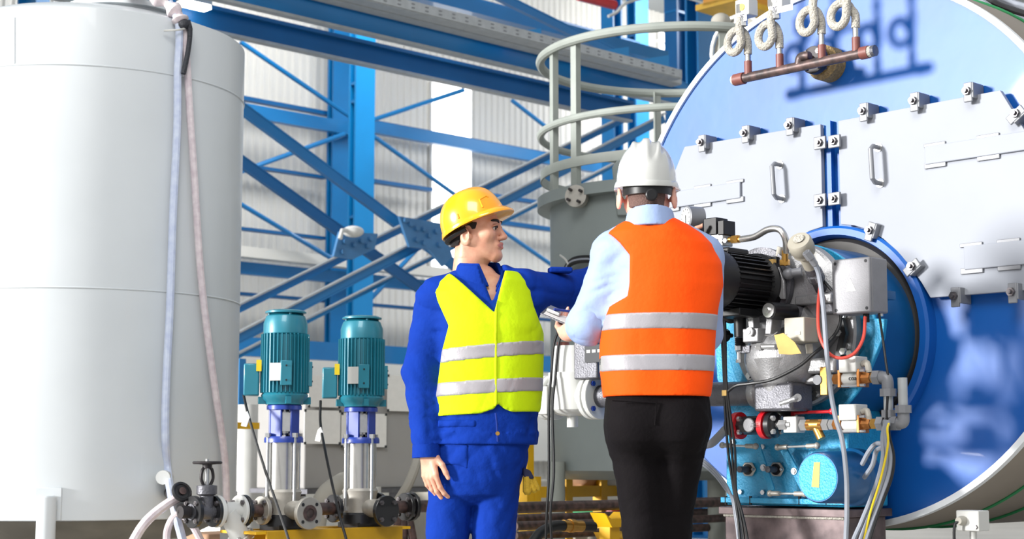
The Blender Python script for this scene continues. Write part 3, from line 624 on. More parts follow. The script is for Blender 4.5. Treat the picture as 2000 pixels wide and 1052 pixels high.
MB().prism(lg, Vector((.0, .04, 0))).build('lifting_lug', 'vessel_grey', vessel, bevel=.004)
r = thing('cable_bundle', VS(1110, 520, .04), 'black cable loop tied up on the grey vessel behind the raised arm', 'cable')
for k, o_ in enumerate((0, 6, 12)): MB().tube(bez([VS(1100 + o_ * .5, 560, .04), VS(1102 + o_ * .5, 532 + o_ * .3, .05), VS(1116, 508 + o_ * .6, .05), VS(1150, 502 + o_ * .6, .05), VS(1190, 512 + o_ * .6, .04)]), .012, 8).build('cable', 'cable_black' if k != 1 else 'cable_grey', r)
MB().tube(bez([VS(1094, 498, .06), VS(1104, 506, .07), VS(1110, 516, .06)]), .006, 6).build('tie', 'white_plastic', r)
# ---------------------------------------------------------------- gas train: filter body with flanges, pipe to the burner
GO = .40
def G(px, py, o=0.0): return B(px, py, GO + o)
gk = G(1120, 770).y / F_PX
gf = thing('gas_filter', G(1118, 772), 'white cast gas filter between flanges, between the two workers', 'gas filter')
c0 = G(1118, 772); zz_ = lambda y: G(1118, y).z
MB().lathe([(zz_(812), .045 * 1.0), (zz_(806), 40 * gk), (zz_(800), 46 * gk), (zz_(742), 46 * gk), (zz_(736), 47 * gk), (zz_(728), 47 * gk)], Vector((c0.x, c0.y, 0)), UP, 40).build('body', 'white_paint', gf)
MB().lathe([(zz_(728), 42 * gk), (zz_(680), 36 * gk), (zz_(676), 36 * gk)], Vector((c0.x, c0.y, 0)), UP, 40).build('bonnet', 'white_paint', gf)
MB().lathe([(zz_(834), 11 * gk), (zz_(806), 11 * gk)], Vector((c0.x, c0.y, 0)), UP, 20).build('drain_plug', 'white_paint', gf)
tc = -(c0 - CAMP); tc.z = 0; tc.normalize(); tx = Vector((-tc.y, tc.x, 0))
MB().lathe([(0, 9 * gk), (.02, 9 * gk), (.024, 5 * gk)], c0 + tc * (45 * gk) + tx * (18 * gk) + UP * .0, tc, 20).build('side_plug', 'white_plastic', gf)
q0 = G(1077, 776); q1 = G(1164, 774)
MB().cyl(q0 - BX * .02, q1 + BX * .02, .065).build('port_neck', 'white_paint', gf)
for q, lb in ((q0, 0), (q1, 1)):
    for s in (-.016, .016): flange_obj(q + BX * s, BX, 44 * gk, .024, 'white_paint', gf, 4 if s > 0 else 0, 'bolt_bright' if lb == 0 else 'pump_blue')
MB().cyl(q0 - BX * .5, q0, .07).build('inlet_pipe', 'white_paint', gf)
gp = thing('gas_pipe', G(1390, 768), 'thick grey gas pipe entering the burner below the motor', 'pipe')
MB().cyl(q1 + BX * .02, G(1486, 768), .046, seg=32).build('pipe', 'cast_alu_dark', gp); MB().lathe([(-.012, .052), (0, .058), (.02, .058), (.03, .05)], G(1478, 768), BX, 32).build('collar', 'cast_alu', gp)
nb = MB().box(G(1062, 782, .1), (.085, .05, .115), (BX, BN, UP)).build('position_box', 'white_plastic', gf, bevel=.004); MB().cyl(G(1068, 772, .1), G(1090, 772, .04), .011).build('stub', 'red_oxide', gf)
ac = thing('valve_actuator', G(1160, 690), 'dark grey printed actuator box standing on the gas filter', 'actuator')
MB().box(G(1166, 700, .02), (.13, .14, .17), (BX, BN, UP)).build('housing', 'cast_alu_dark', ac, bevel=.006)
MB().box(G(1160, 690, .095), (.10, .003, .07), (BX, BN, UP)).build('print', 'ink', ac)
for x in (-.03, .0, .03): MB().box(G(1160, 690, .098) + BX * x + UP * .01, (.02, .002, .012), (BX, BN, UP)).build('print_line', 'white_plastic', ac)
gt_ = thing('small_valve', G(1096, 720, .08), 'small white pipe valve left of the gas filter top', 'valve')
MB().cyl(G(1100, 736, .05), G(1100, 672, .05), .012).cyl(G(1100, 722, .05), G(1100, 690, .05), .02).hexnut(G(1100, 700, .05), UP, .026, .02).build('body', 'white_paint', gt_); MB().cyl(G(1100, 676, .05), G(1100, 668, .05), .026).build('cap', 'red_oxide', gt_)
for o_, lb in ((0, 'left'), (7, 'right')):
    hose('signal_cable', [G(1094 + o_, 640, .1), G(1082 + o_ * 1.3, 672, .1), G(1076 + o_ * 1.2, 740, .12), G(1072 + o_, 800, .14), G(1072 + o_ * 1.4, 920, .14), G(1068 + o_, 1000, .14), G(1066 + o_ * 1.6, 1060, .12), G(1064 + o_ * 2, 1180, .1)], .0055, 'cable_black', '%s of two black cables hanging beside the gas filter' % lb, 'cable', 8, 'hanging cables by the gas filter')
# ---------------------------------------------------------------- floor pipes on yellow stands
PD = 6.9
for (px0, px1, y0, w_, dY, lb) in ((1006, 1480, 991, .026, 0, 'upper dark steel pipe running along the floor racks'), (1006, 1480, 1012, .02, .5, 'thin dark pipe behind the upper floor pipe'), (1006, 1480, 1027, .021, .2, 'dark pipe of the lower rack level'), (1006, 1480, 1046, .021, .35, 'lowest dark pipe near the floor')):
    a = A(px0, y0, PD + dY); b = a + AX * ((A(px1, 900, PD + dY) - a).dot(AX)); tag(MB().cyl(a, b, w_, seg=20).build('floor_pipe', 'rust_pipe'), lb, 'pipe', 'floor pipes')
for px, y_, lb in ((1190, 992, 'with a saddle under the upper pipe'), (1196, 1030, 'with a saddle under the lower pipe'), (1122, 1046, 'at the lowest pipe, left of the others')):
    q = A(px, y_, PD + (.02 if y_ < 1000 else .22)); r = thing('pipe_stand', Vector((q.x, q.y, 0)), 'yellow pipe stand ' + lb, 'pipe stand', 'yellow pipe stands'); q = Vector((q.x, q.y, q.z - .02))
    MB().box(Vector((q.x, q.y, q.z / 2 - .03)), (.07, .07, q.z - .08), AXF).build('post', 'yellow_paint', r); MB().prism([q + AX * x + UP * z_ - BX * .05 for x, z_ in ((-.085, .0), (-.035, -.07), (.035, -.07), (.085, .0), (.04, -.03), (-.04, -.03))], BX * .1).build('saddle', 'yellow_paint', r)
fy = thing('support_frame', A(1100, 1050, 8.6), 'yellow steel frame standing behind the vessel legs', 'frame')
YF = 8.6
for px in (1028, 1042, 1104, 1172): q = A(px, 928, YF); h_ = A(px, {1028: 860, 1042: 930, 1104: 924, 1172: 930}[px], YF).z; MB().box(Vector((q.x, q.y, h_ / 2)), (.055, .07, h_), AXF).build('post', 'yellow_paint', fy)
c, sz = band(1024, 1330, 950, 972, YF, .06); MB().box(c, sz, AXF).build('top_bar', 'yellow_paint', fy)
c, sz = band(1024, 1330, 1062, 1076, YF, .06); MB().box(c, sz, AXF).build('low_bar', 'yellow_dark', fy)
r = thing('flex_hose', A(1060, 1050, 6.6), 'black rubber hose with brass coupling lying over the floor pipes', 'hose')
MB().tube(bez([A(1040, 1060, 6.5), A(1056, 1040, 6.5), A(1080, 1028, 6.5), A(1102, 1026, 6.5)], 6), .024, 12).build('rubber', 'cable_black', r); MB().cyl(A(1100, 1026, 6.5), A(1136, 1027, 6.5), .026).cyl(A(1112, 1026, 6.5), A(1120, 1026, 6.5), .03).build('coupling', 'brass', r); MB().cyl(A(1136, 1027, 6.5), A(1160, 1028, 6.5), .022).build('ferrule', 'dark_iron', r)
for px, py, Y, rx, m_, lb, nm in ((1128, 938, 9.9, .12, 'rag', 'crumpled brown rag on the yellow frame', 'rag'), (1168, 944, 10.0, .14, 'paper', 'white folded plastic sheet on the yellow frame', 'sheet'), (1150, 1010, 10.2, .16, 'green_bag', 'green plastic bag on the floor under the vessel', 'bag'), (1205, 1000, 9.9, .1, 'red_paint', 'red bucket near the floor pipes', 'bucket')):
    c = P(px, py, Y); mb = MB().sphere(c, (rx, rx * .6, rx * .45), 14, 9)
    mb.v = [tuple(Vector(v) + Vector((random.uniform(-1, 1), random.uniform(-1, 1), random.uniform(-1, 1))) * rx * .09) for v in mb.v]
    tag(mb.build(nm if nm != 'sheet' else 'plastic_sheet', m_), lb, nm)
lump('wooden_crate', 1178, 960, 10.1, (.75, .5, .44), 'insulation_pale', 'pale crate under the vessel carrying the green bag and red bucket', 'crate')
# ================================================================ boiler
BF = (BX, BN, UP)                                            # right, out, up on the boiler front
boiler = thing('boiler', BO - UP * (BO.z), 'big blue boiler with round front and grey bolted doors', 'boiler')
MB().lathe([(-.03, BR - .03), (0, BR - .02), (0, .01)], BO, BN, 160, cap0=False).build('front_plate', 'boiler_blue', boiler, ang=25)
MB().lathe([(-.02, BR - .022), (.012, BR - .022), (.012, BR), (-.02, BR)], BO, BN, 160, cap0=False, cap1=False).build('rim', 'boiler_rim', boiler, ang=25)
MB().lathe([(-.02, BR), (-.05, BR + .004), (-4.0, BR + .004), (-4.0, .1)], BO, BN, 128, cap0=False).build('shell', 'shell_sheet', boiler, ang=25)
for off in (.32, .62, 1.5): MB().tube([BO - BN * off + (BX * math.cos(t) + UP * math.sin(t)) * (BR + .006) for t in np.linspace(0, 2 * math.pi, 129)[:-1]], .008, 6, True).build('strap', 'ink_green', boiler)
for off in (.35, 2.6): MB().box(BO - BN * off - UP * (BO.z - .22), (1.7, .12, .44), BF).build('saddle', 'galvanised', boiler, bevel=.01)
for s in (-.6, .6): MB().box(BO + BX * s - BN * 1.6 - UP * (BO.z - .08), (.16, 3.6, .16), BF).build('skid_rail', 'galvanised', boiler, bevel=.008)
def pl(px, py): p = B(px, py, .05) - BO; return p.dot(BX), p.z   # door-plane coordinates
def W3(s, z, off): return BO + BX * s + UP * z + BN * off
DO = .05
arc = [(1642, 438), (1668, 440), (1695, 448), (1725, 466), (1752, 490), (1778, 520), (1800, 552), (1817, 581)]
rd = [pl(1637, 236), pl(1953, 176), pl(2006, 262)]
e = pl(2006, 262); rd += [(e[0] + .16, e[1] - .22), (e[0] + .17, pl(2010, 566)[1])]
rd += [pl(x, y) for x, y in reversed(arc)]
sm = (pl(1622, 340)[0])
ld = [(2 * sm - s, z) for s, z in reversed(rd)]
for poly, nm in ((rd, 'right'), (ld, 'left')):
    d = MB().prism([W3(s, z, DO) for s, z in poly], -BN * .022).build('door', 'door_grey', boiler, bevel=.002, smooth=False); d['label'] = '%s light grey boiler door' % nm
    MB().prism([W3(s, z, DO - .022) for s, z in [(sum(p[0] for p in poly) / len(poly) * .03 + p[0] * .97, sum(p[1] for p in poly) / len(poly) * .03 + p[1] * .97) for p in poly]], -BN * (DO - .02)).build('seal_frame', 'boiler_blue', d, smooth=False)
    if nm == 'right': doorR = d
    else: doorL = d
def handle(px, y0, y1, d):
    a = B(px, y0, DO); b = B(px + 4, y1, DO); mid = .055
    pts = [a, a + BN * mid * .7, a + BN * mid - UP * .012] + [b + BN * mid + UP * .012, b + BN * mid * .7, b]
    MB().tube(pts, .0095, 12).build('handle', 'clamp_grey', d)
    for q in (a, b): MB().cyl(q, q + BN * .004, .017).build('rosette', 'bolt_bright', d)
handle(1524, 322, 388, doorL); handle(1716, 288, 358, doorR)
def strip(p0, p1, hgt, d):                                   # raised slot cover: lower-left and lower-right corner pixels
    a = B(*p0, DO + .006); b = B(*p1, DO + .006); s = (b - a).dot(BX); c = (a + b) / 2; c.z = (a.z + b.z) / 2
    MB().box(Vector((c.x, c.y, a.z + hgt / 2)), (abs(s), .012, hgt), BF).build('slot_cover', 'door_grey', d, bevel=.003)
    n_ = max(2, int(abs(s) / .2))
    for i in range(n_ + 1):
        q = a + BX * (s * (i + .18) / (n_ + .36))
        MB().box(Vector((q.x, q.y, a.z - .004)) - BN * .002, (.09, .008, .022), BF).build('cover_tab', 'clamp_grey', d, bevel=.002)
        MB().box(Vector((q.x, q.y, a.z + hgt + .004)) - BN * .002, (.09, .006, .014), BF).build('cover_tab', 'clamp_grey', d, bevel=.002)
strip((1808, 322), (2060, 282), .068, doorR); strip((1885, 527), (2060, 505), .086, doorR); strip((1300, 408), (1447, 382), .068, doorL)
def clamp(px, py, rot=0.0):
    c = B(px, py, .078); cr, sr = math.cos(rot), math.sin(rot); x = BX * cr + UP * sr; z = UP * cr - BX * sr
    g = MB().box(c, (.034, .010, .072), (x, BN, z)).box(c + x * .017 - BN * .035 + z * .006, (.010, .075, .058), (x, BN, z)).build('clamp', 'clamp_grey', boiler, bevel=.003)
    q = c - x * .002 + z * .004
    MB().cyl(q - BN * .07, q + BN * .028, .0085, seg=12).hexnut(q + BN * .005, BN, .016, .012).build('bolt', 'bolt_steel', g)
for px, py in ((1371, 280), (1456, 262), (1543, 247), (1687, 219), (1786, 199), (1891, 180)): clamp(px, py)
for px, py, rt in ((1984, 224, -.95), (1700, 452, -.35), (1781, 522, -.95)): clamp(px, py, rt)
for px, py in ((1866, 580), (1978, 572)): clamp(px, py, math.pi * 0 )
for ys in ((279, 276), (391, 388)):
    for px, py in zip((1602, 1630), ys):
        c = B(px, py, .075); g = MB().box(c, (.055, .012, .05), BF).build('clamp', 'clamp_grey', boiler, bevel=.003)
        MB().cyl(c - BN * .07, c + BN * .028, .0085, seg=12).hexnut(c + BN * .006, BN, .016, .012).build('bolt', 'bolt_steel', g)
MB().box(B(1622, 345, .012), (.03, .03, .44), BF).build('door_mullion', 'boiler_blue', boiler)
# throat ring the burner hangs on
TH = B(1630, 658, .03)
def ringp(c, prof, seg=96): return MB().lathe(prof, c, BN, seg, cap0=False, cap1=False)
ringp(TH, [(-.03, .43), (.02, .43), (.03, .42), (.03, .395), (.0, .385), (-.03, .385)]).build('throat_ring', 'boiler_blue', boiler)
ringp(TH, [(-.02, .385), (.01, .37), (.01, .33)]).build('throat_gap', 'shell_dark', boiler)
# loose cables and lagging on the shell top at the right
for k, (m_, y0) in enumerate((('cable_grey', 22), ('cable_black', 8), ('cable_grey', -6))):
    q = [onplane(x, y, BO - BN * (.35 + .1 * k), BN) for x, y in ((1900, y0 - 30), (1940, y0 - 2), (1980, y0 + 14), (2040, y0 + 30))]
    hose('shell_cable', q, .016, m_, ('grey cable nearest the rim on the boiler shell', 'black cable between two grey ones on the boiler shell', 'grey cable farthest from the rim on the boiler shell')[k], 'cable', 8, 'cables on the boiler shell')
# ---------------------------------------------------------------- pressure manifold
MO = .22
mf = thing('pressure_manifold', B(1606, 125, MO), 'rusty pipe manifold with wrapped siphon loops on the boiler top', 'manifold')
a, b = B(1440, 155, MO), B(1700, 101, MO); b.z = a.z = (a.z + b.z) / 2
MB().cyl(a, b, .019, seg=20).build('pipe', 'rust_pipe', mf); MB().cyl(a - BX * .012, a + BX * .035, .024).build('end_cap', 'red_oxide', mf); MB().cyl(b - BX * .04, b - BX * .006, .024).build('end_cap', 'red_oxide', mf)
MB().cyl(a - BX * .022, a - BX * .012, .019).build('end_disc', 'white_plastic', mf); MB().cyl(b - BX * .006, b + BX * .008, .021).build('end_disc', 'glass_rope', mf); MB().cyl(b + BX * .008, b + BX * .022, .021).build('end_disc', 'cast_alu_dark', mf)
kM = a.y / F_PX
def mx(px): q = B(px, 128, MO); return q.dot(BX) - a.dot(BX)
for px, lc, top in ((1461, (1443, 82), -60), (1523, (1504, 70), -60), (1606, (1586, 42), -70), (1673, (1648, 30), -70)):
    q = a + BX * mx(px)
    st = MB().cyl(q, q + UP * .065, .0155).build('stub', 'red_oxide', mf)
    z1 = B(px, lc[1] + 24, MO).z; zL = B(*lc, MO).z; lcx = a + BX * mx(lc[0]); lcx.z = zL
    MB().cyl(q + UP * .06, Vector((q.x, q.y, z1 + .01)), .012).build('silver_pipe', 'stainless', mf)
    R = .041; dx = (q - lcx).dot(BX)
    pts = [Vector((q.x, q.y, z1)), Vector((q.x, q.y, zL - .01))]
    pts += [lcx + BX * (R * math.cos(t)) + UP * (R * math.sin(t)) * 1.15 + BN * (.036 * (t - .3) / 6.0) for t in np.linspace(.35, 2 * math.pi - .25, 22)]
    pts += [Vector((q.x, q.y, zL + .05)) - BX * .012 + BN * .036, Vector((q.x, q.y, zL + .085)) - BX * .010 + BN * .03]
    MB().tube(bez(pts, 3), .0165, 12).build('siphon_loop', 'glass_rope', mf)
    e0 = Vector((q.x, q.y, zL + .07)) - BX * .010 + BN * .03; e1 = Vector((e0.x, e0.y, zL + .30))
    MB().cyl(e0, e1, .0105).hexnut(e0 + UP * .035, UP, .017, .035).build('riser', 'stainless', mf)
fc = B(1606, 122, .06)
MB().lathe([(-.06, .07), (.0, .07), (.02, .055)], fc, BN, 24).build('wool_ring', 'mineral_wool', mf); flange_obj(fc + BN * .05, BN, .055, .03, 'dark_iron', mf, 4)
MB().tube(bez([fc + BN * .05, fc + BN * .11 + BX * -.02, a + BX * mx(1578) + UP * .035, a + BX * mx(1564) + UP * .034, a + BX * mx(1560)], 6), .018, 12).build('feed_elbow', 'rust_pipe', mf)
for px, py, s, lb in ((1454, 15, 'Ps2', 'left white pressure switch with yellow seal, tagged Ps2'), (1518, 0, 'Ps 1', 'right white pressure switch, tagged Ps 1')):
    c = B(px - 2, py, MO + .03); r = thing('pressure_switch', c, lb, 'pressure switch', 'pressure switches')
    MB().box(c - BN * .02, (.068, .06, .068), BF).build('housing', 'white_plastic', r, bevel=.004)
    MB().cyl(c + BN * .0105, c + BN * .013, .014).build('seal', 'cable_yellow' if s == 'Ps2' else 'paper', r)
    t0 = c - UP * .047 + BN * .012 + (BX * -.006 if s == 'Ps2' else BX * .03)
    MB().box(t0, (.062 if s == 'Ps2' else .115, .002, .024), BF).build('paper_tag', 'paper', r); text('lettering', s, t0 + BN * .002 - (BX * 0 if s == 'Ps2' else BX * .035), BX, UP, .024, 'ink', r)
    MB().hexnut(c - UP * .075, UP, .016, .03).build('hex_fitting', 'bolt_bright', r); MB().cyl(c - UP * .05, c - UP * .03, .014).build('socket', 'cast_alu_dark', r)

# ================================================================ burner
burner = thing('burner', B(1560, 985, .28), 'light blue oil and gas burner with cast aluminium head bolted to the boiler', 'burner')
BC = B(1560, 652, .30); CC = B(1550, 650, .33)
MB().lathe([(-.29, .335), (-.005, .335), (0, .33), (0, .2)], BC - BN * .012, BN, 96, cap0=True).build('casing', 'burner_blue_shaded', burner)
MB().lathe([(-.012, .338), (-.003, .338), (0, .334), (0, .2)], BC, BN, 96, cap0=False, cap1=False).build('front_ring', 'burner_blue', burner)
# lower wind box
wb = [B(1418, 985, .30), B(1656, 985, .30), B(1656, 840, .30), B(1640, 800, .30), B(1590, 760, .30), B(1500, 760, .30), B(1440, 790, .30), B(1418, 830, .30)]
z0 = wb[0].z
for i in (1, 2, 3, 4, 5, 6, 7): pass
wb[1].z = z0
MB().prism(wb, -BN * .26).build('wind_box', 'burner_blue', burner, bevel=.006)
q0, q1 = B(1412, 978, .315), B(1660, 978, .315); MB().box((q0 + q1) / 2 - UP * .0, ((q1 - q0).dot(BX), .03, .02), BF).build('mount_flange', 'burner_blue', burner, bevel=.002)
for px in (1418, 1466, 1562, 1615): MB().cyl(B(px, 985, .325), B(px, 968, .325), .006, seg=8).build('mount_bolt', 'black_paint', burner)
# gusset plate on the right side of the casing
MB().prism([B(1674, 620, .30), B(1728, 622, .30), B(1724, 660, .3), B(1690, 740, .30), B(1640, 800, .30), B(1620, 780, .3), B(1660, 720, .30)], -BN * .02).build('side_plate', 'burner_blue', burner, bevel=.003)
MB().prism([B(1395, 640, .28), B(1422, 560, .28), B(1440, 640, .28), B(1450, 760, .28), B(1480, 830, .28), B(1440, 830, .28), B(1400, 740, .28)], -BN * .2).build('hinge_plate', 'burner_blue', burner, bevel=.004)
af = MB().lathe([(-.03, .278), (.0, .278), (.008, .27), (.008, .1)], CC, BN, 80).build('cast_flange', 'cast_alu', burner)
for i in range(14):
    t = i * 2 * math.pi / 14 + .2; q = CC + (BX * math.cos(t) + UP * math.sin(t)) * .252
    MB().lathe([(.008, .016), (.012, .016)], q, BN, 16).hexnut(q + BN * .011, BN, .0115, .011).build('flange_bolt', 'bolt_bright', af)
MB().lathe([(0, .22), (.03, .215), (.06, .17), (.075, .12), (.085, .05)], B(1560, 590, .34), BN, 56).build('cast_cover', 'cast_alu', burner)
MB().lathe([(0, .17), (.03, .17), (.05, .14), (.052, .08)], B(1560, 568, .35), BN, 56).build('turned_face', 'stainless', burner)
bowl = B(1532, 700, .42)
MB().sphere(bowl, (.155, .13, .125), 36, 20, BF).build('volute', 'cast_alu', burner)
MB().lathe([(0, .06), (.06, .075), (.14, .10)], B(1524, 776, .46), UP, 36).build('volute_neck', 'cast_alu', burner)
vb = MB().box(B(1530, 776, .46), (.17, .13, .10), BF).build('butterfly_valve', 'cast_alu_dark', burner, bevel=.01)
MB().tube(bez([B(1560, 776, .54), B(1548, 780, .56), B(1524, 788, .56)], 5), [.012] * 5 + [.009] * 6, 10).build('lever', 'cast_alu', vb); MB().cyl(B(1558, 776, .52), B(1558, 776, .555), .014).build('lever_hub', 'cast_alu', vb)
MB().box(B(1530, 750, .45), (.12, .10, .014), BF).build('neck_plate', 'cast_alu_dark', burner, bevel=.004)
MB().lathe([(0, .118), (.02, .118), (.03, .11)], B(1532, 772, .38), BN, 48).build('dark_ring', 'black_paint', burner)
# clamp arm, side housing
MB().box(B(1595, 585, .43), (.16, .05, .035), BF).build('arm', 'cast_alu', burner, bevel=.006)
MB().tube(bez([B(1585, 612, .42), B(1560, 640, .42), B(1545, 680, .42)], 5), .035, 14).build('rib', 'cast_alu', burner)
MB().box(B(1625, 592, .40), (.06, .07, .08), BF).build('side_block', 'cast_alu_dark', burner, bevel=.008); MB().cyl(B(1621, 585, .44), B(1621, 585, .452), .01).build('side_screw', 'bolt_bright', burner)
MB().box(B(1600, 715, .42), (.19, .08, .055), BF).box(B(1600, 742, .40), (.13, .08, .03), BF).build('lower_arm', 'cast_alu', burner, bevel=.01)
MB().prism([B(1628, 600, .37), B(1640, 600, .37), B(1652, 650, .37), B(1640, 700, .37), B(1630, 698, .37), B(1640, 650, .37)], -BN * .02).build('cable_duct', 'black_paint', burner)
for px, py in ((1626, 620), (1640, 650), (1649, 686), (1662, 690), (1648, 615)): MB().hexnut(B(px, py, .36), BN, .013, .014).build('hex_bolt', 'bolt_bright', burner)
# motor
ma = B(1484, 556, .45); md = BN; mu = UP
def ML(name, prof, m_, par, seg=48): return MB().lathe(prof, ma, md, seg).build(name, m_, par, ang=30)
mot = ML('motor', [(0, .115), (.03, .115), (.05, .095), (.24, .095), (.25, .106), (.42, .106), (.45, .09), (.455, .03)], 'black_plastic', burner)
for i in range(34):
    t = i * 2 * math.pi / 34; d = BX * math.cos(t) + UP * math.sin(t); tt = UP * math.cos(t) - BX * math.sin(t)
    MB().box(ma + md * .15 + d * .1, (.2, .018, .004), (md, d, tt)).build('cooling_fin', 'black_plastic', mot)
MB().lathe([(-.022, .14), (0, .14), (.002, .1)], ma, md, 48).build('motor_flange', 'cast_alu_dark', burner)
MB().prism([B(1504, 512, .46), B(1524, 522, .46), B(1534, 548, .46), B(1536, 584, .46), B(1528, 584, .46), B(1514, 560, .46)], BN * .012).build('guard_plate', 'cast_alu', burner, bevel=.002)
MB().box(ma + md * .14 - UP * .115, (.12, .12, .03), (BX, md, UP)).build('motor_foot', 'black_plastic', mot, bevel=.004)
MB().box(ma + md * .16 + UP * .105 - BX * .02, (.10, .12, .03), (BX, md, UP)).build('terminal_cover', 'black_plastic', mot, bevel=.006)
# pivot, fork, damper, knob
MB().cyl(B(1502, 606, .60), B(1548, 610, .47), .031, seg=24).build('pivot_sleeve', 'black_plastic', burner); MB().cyl(B(1546, 610, .475), B(1590, 612, .36), .026, seg=24).build('pivot_pin', 'cast_alu_dark', burner)
pn = (B(1502, 606, .60) - B(1548, 610, .47)).normalized(); pq = B(1502, 606, .60)
MB().lathe([(0, .026), (.006, .026), (.007, .012)], pq, pn, 24).hexnut(pq + pn * .007, pn, .011, .009).build('pivot_washer', 'bolt_bright', burner)
MB().prism([B(1496, 618, .56), B(1509, 618, .56), B(1505, 652, .56), B(1494, 652, .56)], -BN * .06).build('fork_arm', 'cast_alu', burner, bevel=.003)
MB().prism([B(1458, 606, .55), B(1470, 608, .55), B(1472, 640, .55), B(1462, 640, .55)], -BN * .04).build('fork_arm', 'cast_alu', burner, bevel=.003)
MB().box(B(1475, 655, .53), (.07, .06, .05), BF).build('link_block', 'cast_alu', burner, bevel=.004); MB().lathe([(0, .016), (.01, .016), (.011, .009), (.016, .009)], B(1466, 648, .565), BN, 20).build('link_boss', 'bolt_bright', burner)
dm = B(1445, 612, .54); dz = lambda y: B(1445, y, .54).z - dm.z
MB().lathe([(dz(658), .022), (dz(614), .0235), (dz(612), .012), (dz(604), .012)], dm, UP, 28).build('damper', 'black_plastic', burner)
MB().lathe([(dz(675), .019)] + [(dz(674 - i * 1.8), .0215 if i % 2 else .016) for i in range(9)], dm, UP, 28).build('bellows', 'black_plastic', burner)
MB().hexnut(B(1442, 684, .54), UP, .013, .02).build('damper_nut', 'bolt_bright', burner); MB().box(B(1458, 682, .52), (.05, .03, .025), BF).build('damper_bracket', 'cast_alu_dark', burner)
MB().cyl(B(1443, 706, .54), B(1443, 688, .54), .007).hexnut(B(1443, 708, .54), UP, .011, .012).build('tension_rod', 'bolt_bright', burner)
MB().lathe([(0, .008), (.02, .01), (.024, .024), (.05, .024), (.056, .018)], B(1430, 655, .46), (BN - BX * .25), 9).build('star_knob', 'black_plastic', burner)
MB().tube(bez([B(1404, 604, .56), B(1414, 615, .54), B(1424, 624, .52), B(1436, 622, .5)], 5), .014, 12).build('hose_elbow', 'dark_iron', burner); MB().sphere(B(1402, 600, .57), .017).build('hose_seal', 'paper', burner)
tg = MB().prism([B(1512, 654, .62), B(1530, 650, .615), B(1552, 668, .60), B(1565, 690, .585), B(1545, 692, .60), B(1522, 691, .615)], -BN * .002).build('manila_tag', 'manila', burner); tg['label'] = 'yellowed paper tag on a wire'
MB().tube([B(1518, 648, .60), B(1506, 656, .58), B(1494, 654, .57)], .0015, 6).build('tag_wire', 'bolt_bright', burner)
MB().cyl(B(1478, 677, .55), B(1515, 676, .55), .009).hexnut(B(1480, 677, .55), BX, .014, .02).build('gas_lance', 'bolt_bright', burner); MB().box(B(1505, 683, .52), (.06, .03, .02), BF).build('lance_slot', 'black_paint', burner)
fb = MB().box(B(1565, 645, .52), (.088, .085, .088), BF).build('flame_detector', 'scanner_beige', burner, bevel=.004); MB().box(B(1558, 650, .5645), (.02, .002, .012), BF).build('sticker', 'paper', fb); MB().cyl(B(1580, 672, .50), B(1582, 690, .50), .013).build('cable_gland', 'insulation_pale', fb)
# servo with linkage on the wind box
sv = MB().lathe([(0, .084), (-.012, .090), (-.19, .094), (-.2, .103), (-.245, .103), (-.25, .09)], B(1597, 932, .53), BN, 56).build('blower_servo', 'burner_blue_shaded', burner)
MB().lathe([(0, .082), (.002, .08)], B(1597, 932, .53), BN, 48).build('face_cap', 'burner_blue', sv); MB().prism([B(1590, 902, .5325), B(1602, 902, .5325), B(1600, 952, .5325), B(1585, 950, .5325)], BN * .001).build('paper_strip', 'manila', sv)
def rod(p, q, off):
    a_, b_ = B(*p, off), B(*q, off); d = (b_ - a_).normalized()
    g = MB().cyl(a_, b_, .0045, seg=10).build('link_rod', 'bolt_bright', burner); MB().cyl(a_, a_ + d * .045, .009).sphere(a_, .0125, 12, 8).build('ball_end', 'cast_silver', g); MB().cyl(b_ - d * .045, b_, .009).sphere(b_, .0125, 12, 8).build('ball_end', 'cast_silver', g)
rod((1411, 869), (1476, 871), .38); rod((1519, 873), (1596, 870), .38); rod((1504, 963), (1572, 964), .38)
for p0, p1, w_ in (((1478, 868), (1508, 958), .03), ((1530, 876), (1576, 964), .032)):
    a_, b_ = B(*p0, .345), B(*p1, .345); d = (b_ - a_).normalized(); s_ = BN.cross(d).normalized(); MB().box((a_ + b_) / 2, ((b_ - a_).length, .008, w_), (d, BN, s_)).build('link_lever', 'burner_blue', burner, bevel=.003); MB().lathe([(0, .014), (.005, .013)], (a_ + b_) / 2 + BN * .004, BN, 16).hexnut((a_ + b_) / 2 + BN * .008, BN, .009, .006).build('lever_screw', 'bolt_bright', burner)
for px, py in ((1463, 916), (1518, 916)):
    c = B(px, py, .305); g = MB().prism([c + BX * x + UP * z_ for x, z_ in ((-.036, 0), (-.018, .026), (.018, .026), (.036, 0), (.018, -.026), (-.018, -.026))], BN * .008).build('shaft_plate', 'cast_silver', burner, bevel=.004)
    MB().cyl(c + BN * .008, c + BN * .012, .021).build('shaft_seal', 'black_plastic', g); MB().cyl(c, c + BN * .06, .012).build('shaft', 'cast_alu_dark', g); MB().hexnut(c + BX * .027 + BN * .008, BN, .006, .008).build('shaft_screw', 'bolt_bright', g)
for px, py in ((1491, 872), (1447, 960), (1491, 961), (1432, 862)): MB().hexnut(B(px, py, .303), BN, .010, .008).build('panel_screw', 'bolt_bright', burner)
MB().box(B(1552, 806, .40), (.02, .02, .02), BF).build('handle_hub', 'red_paint', burner); MB().cyl(B(1552, 806, .41), B(1625, 803, .43), .006).sphere(B(1625, 803, .43), .012).build('red_lever', 'red_paint', burner)
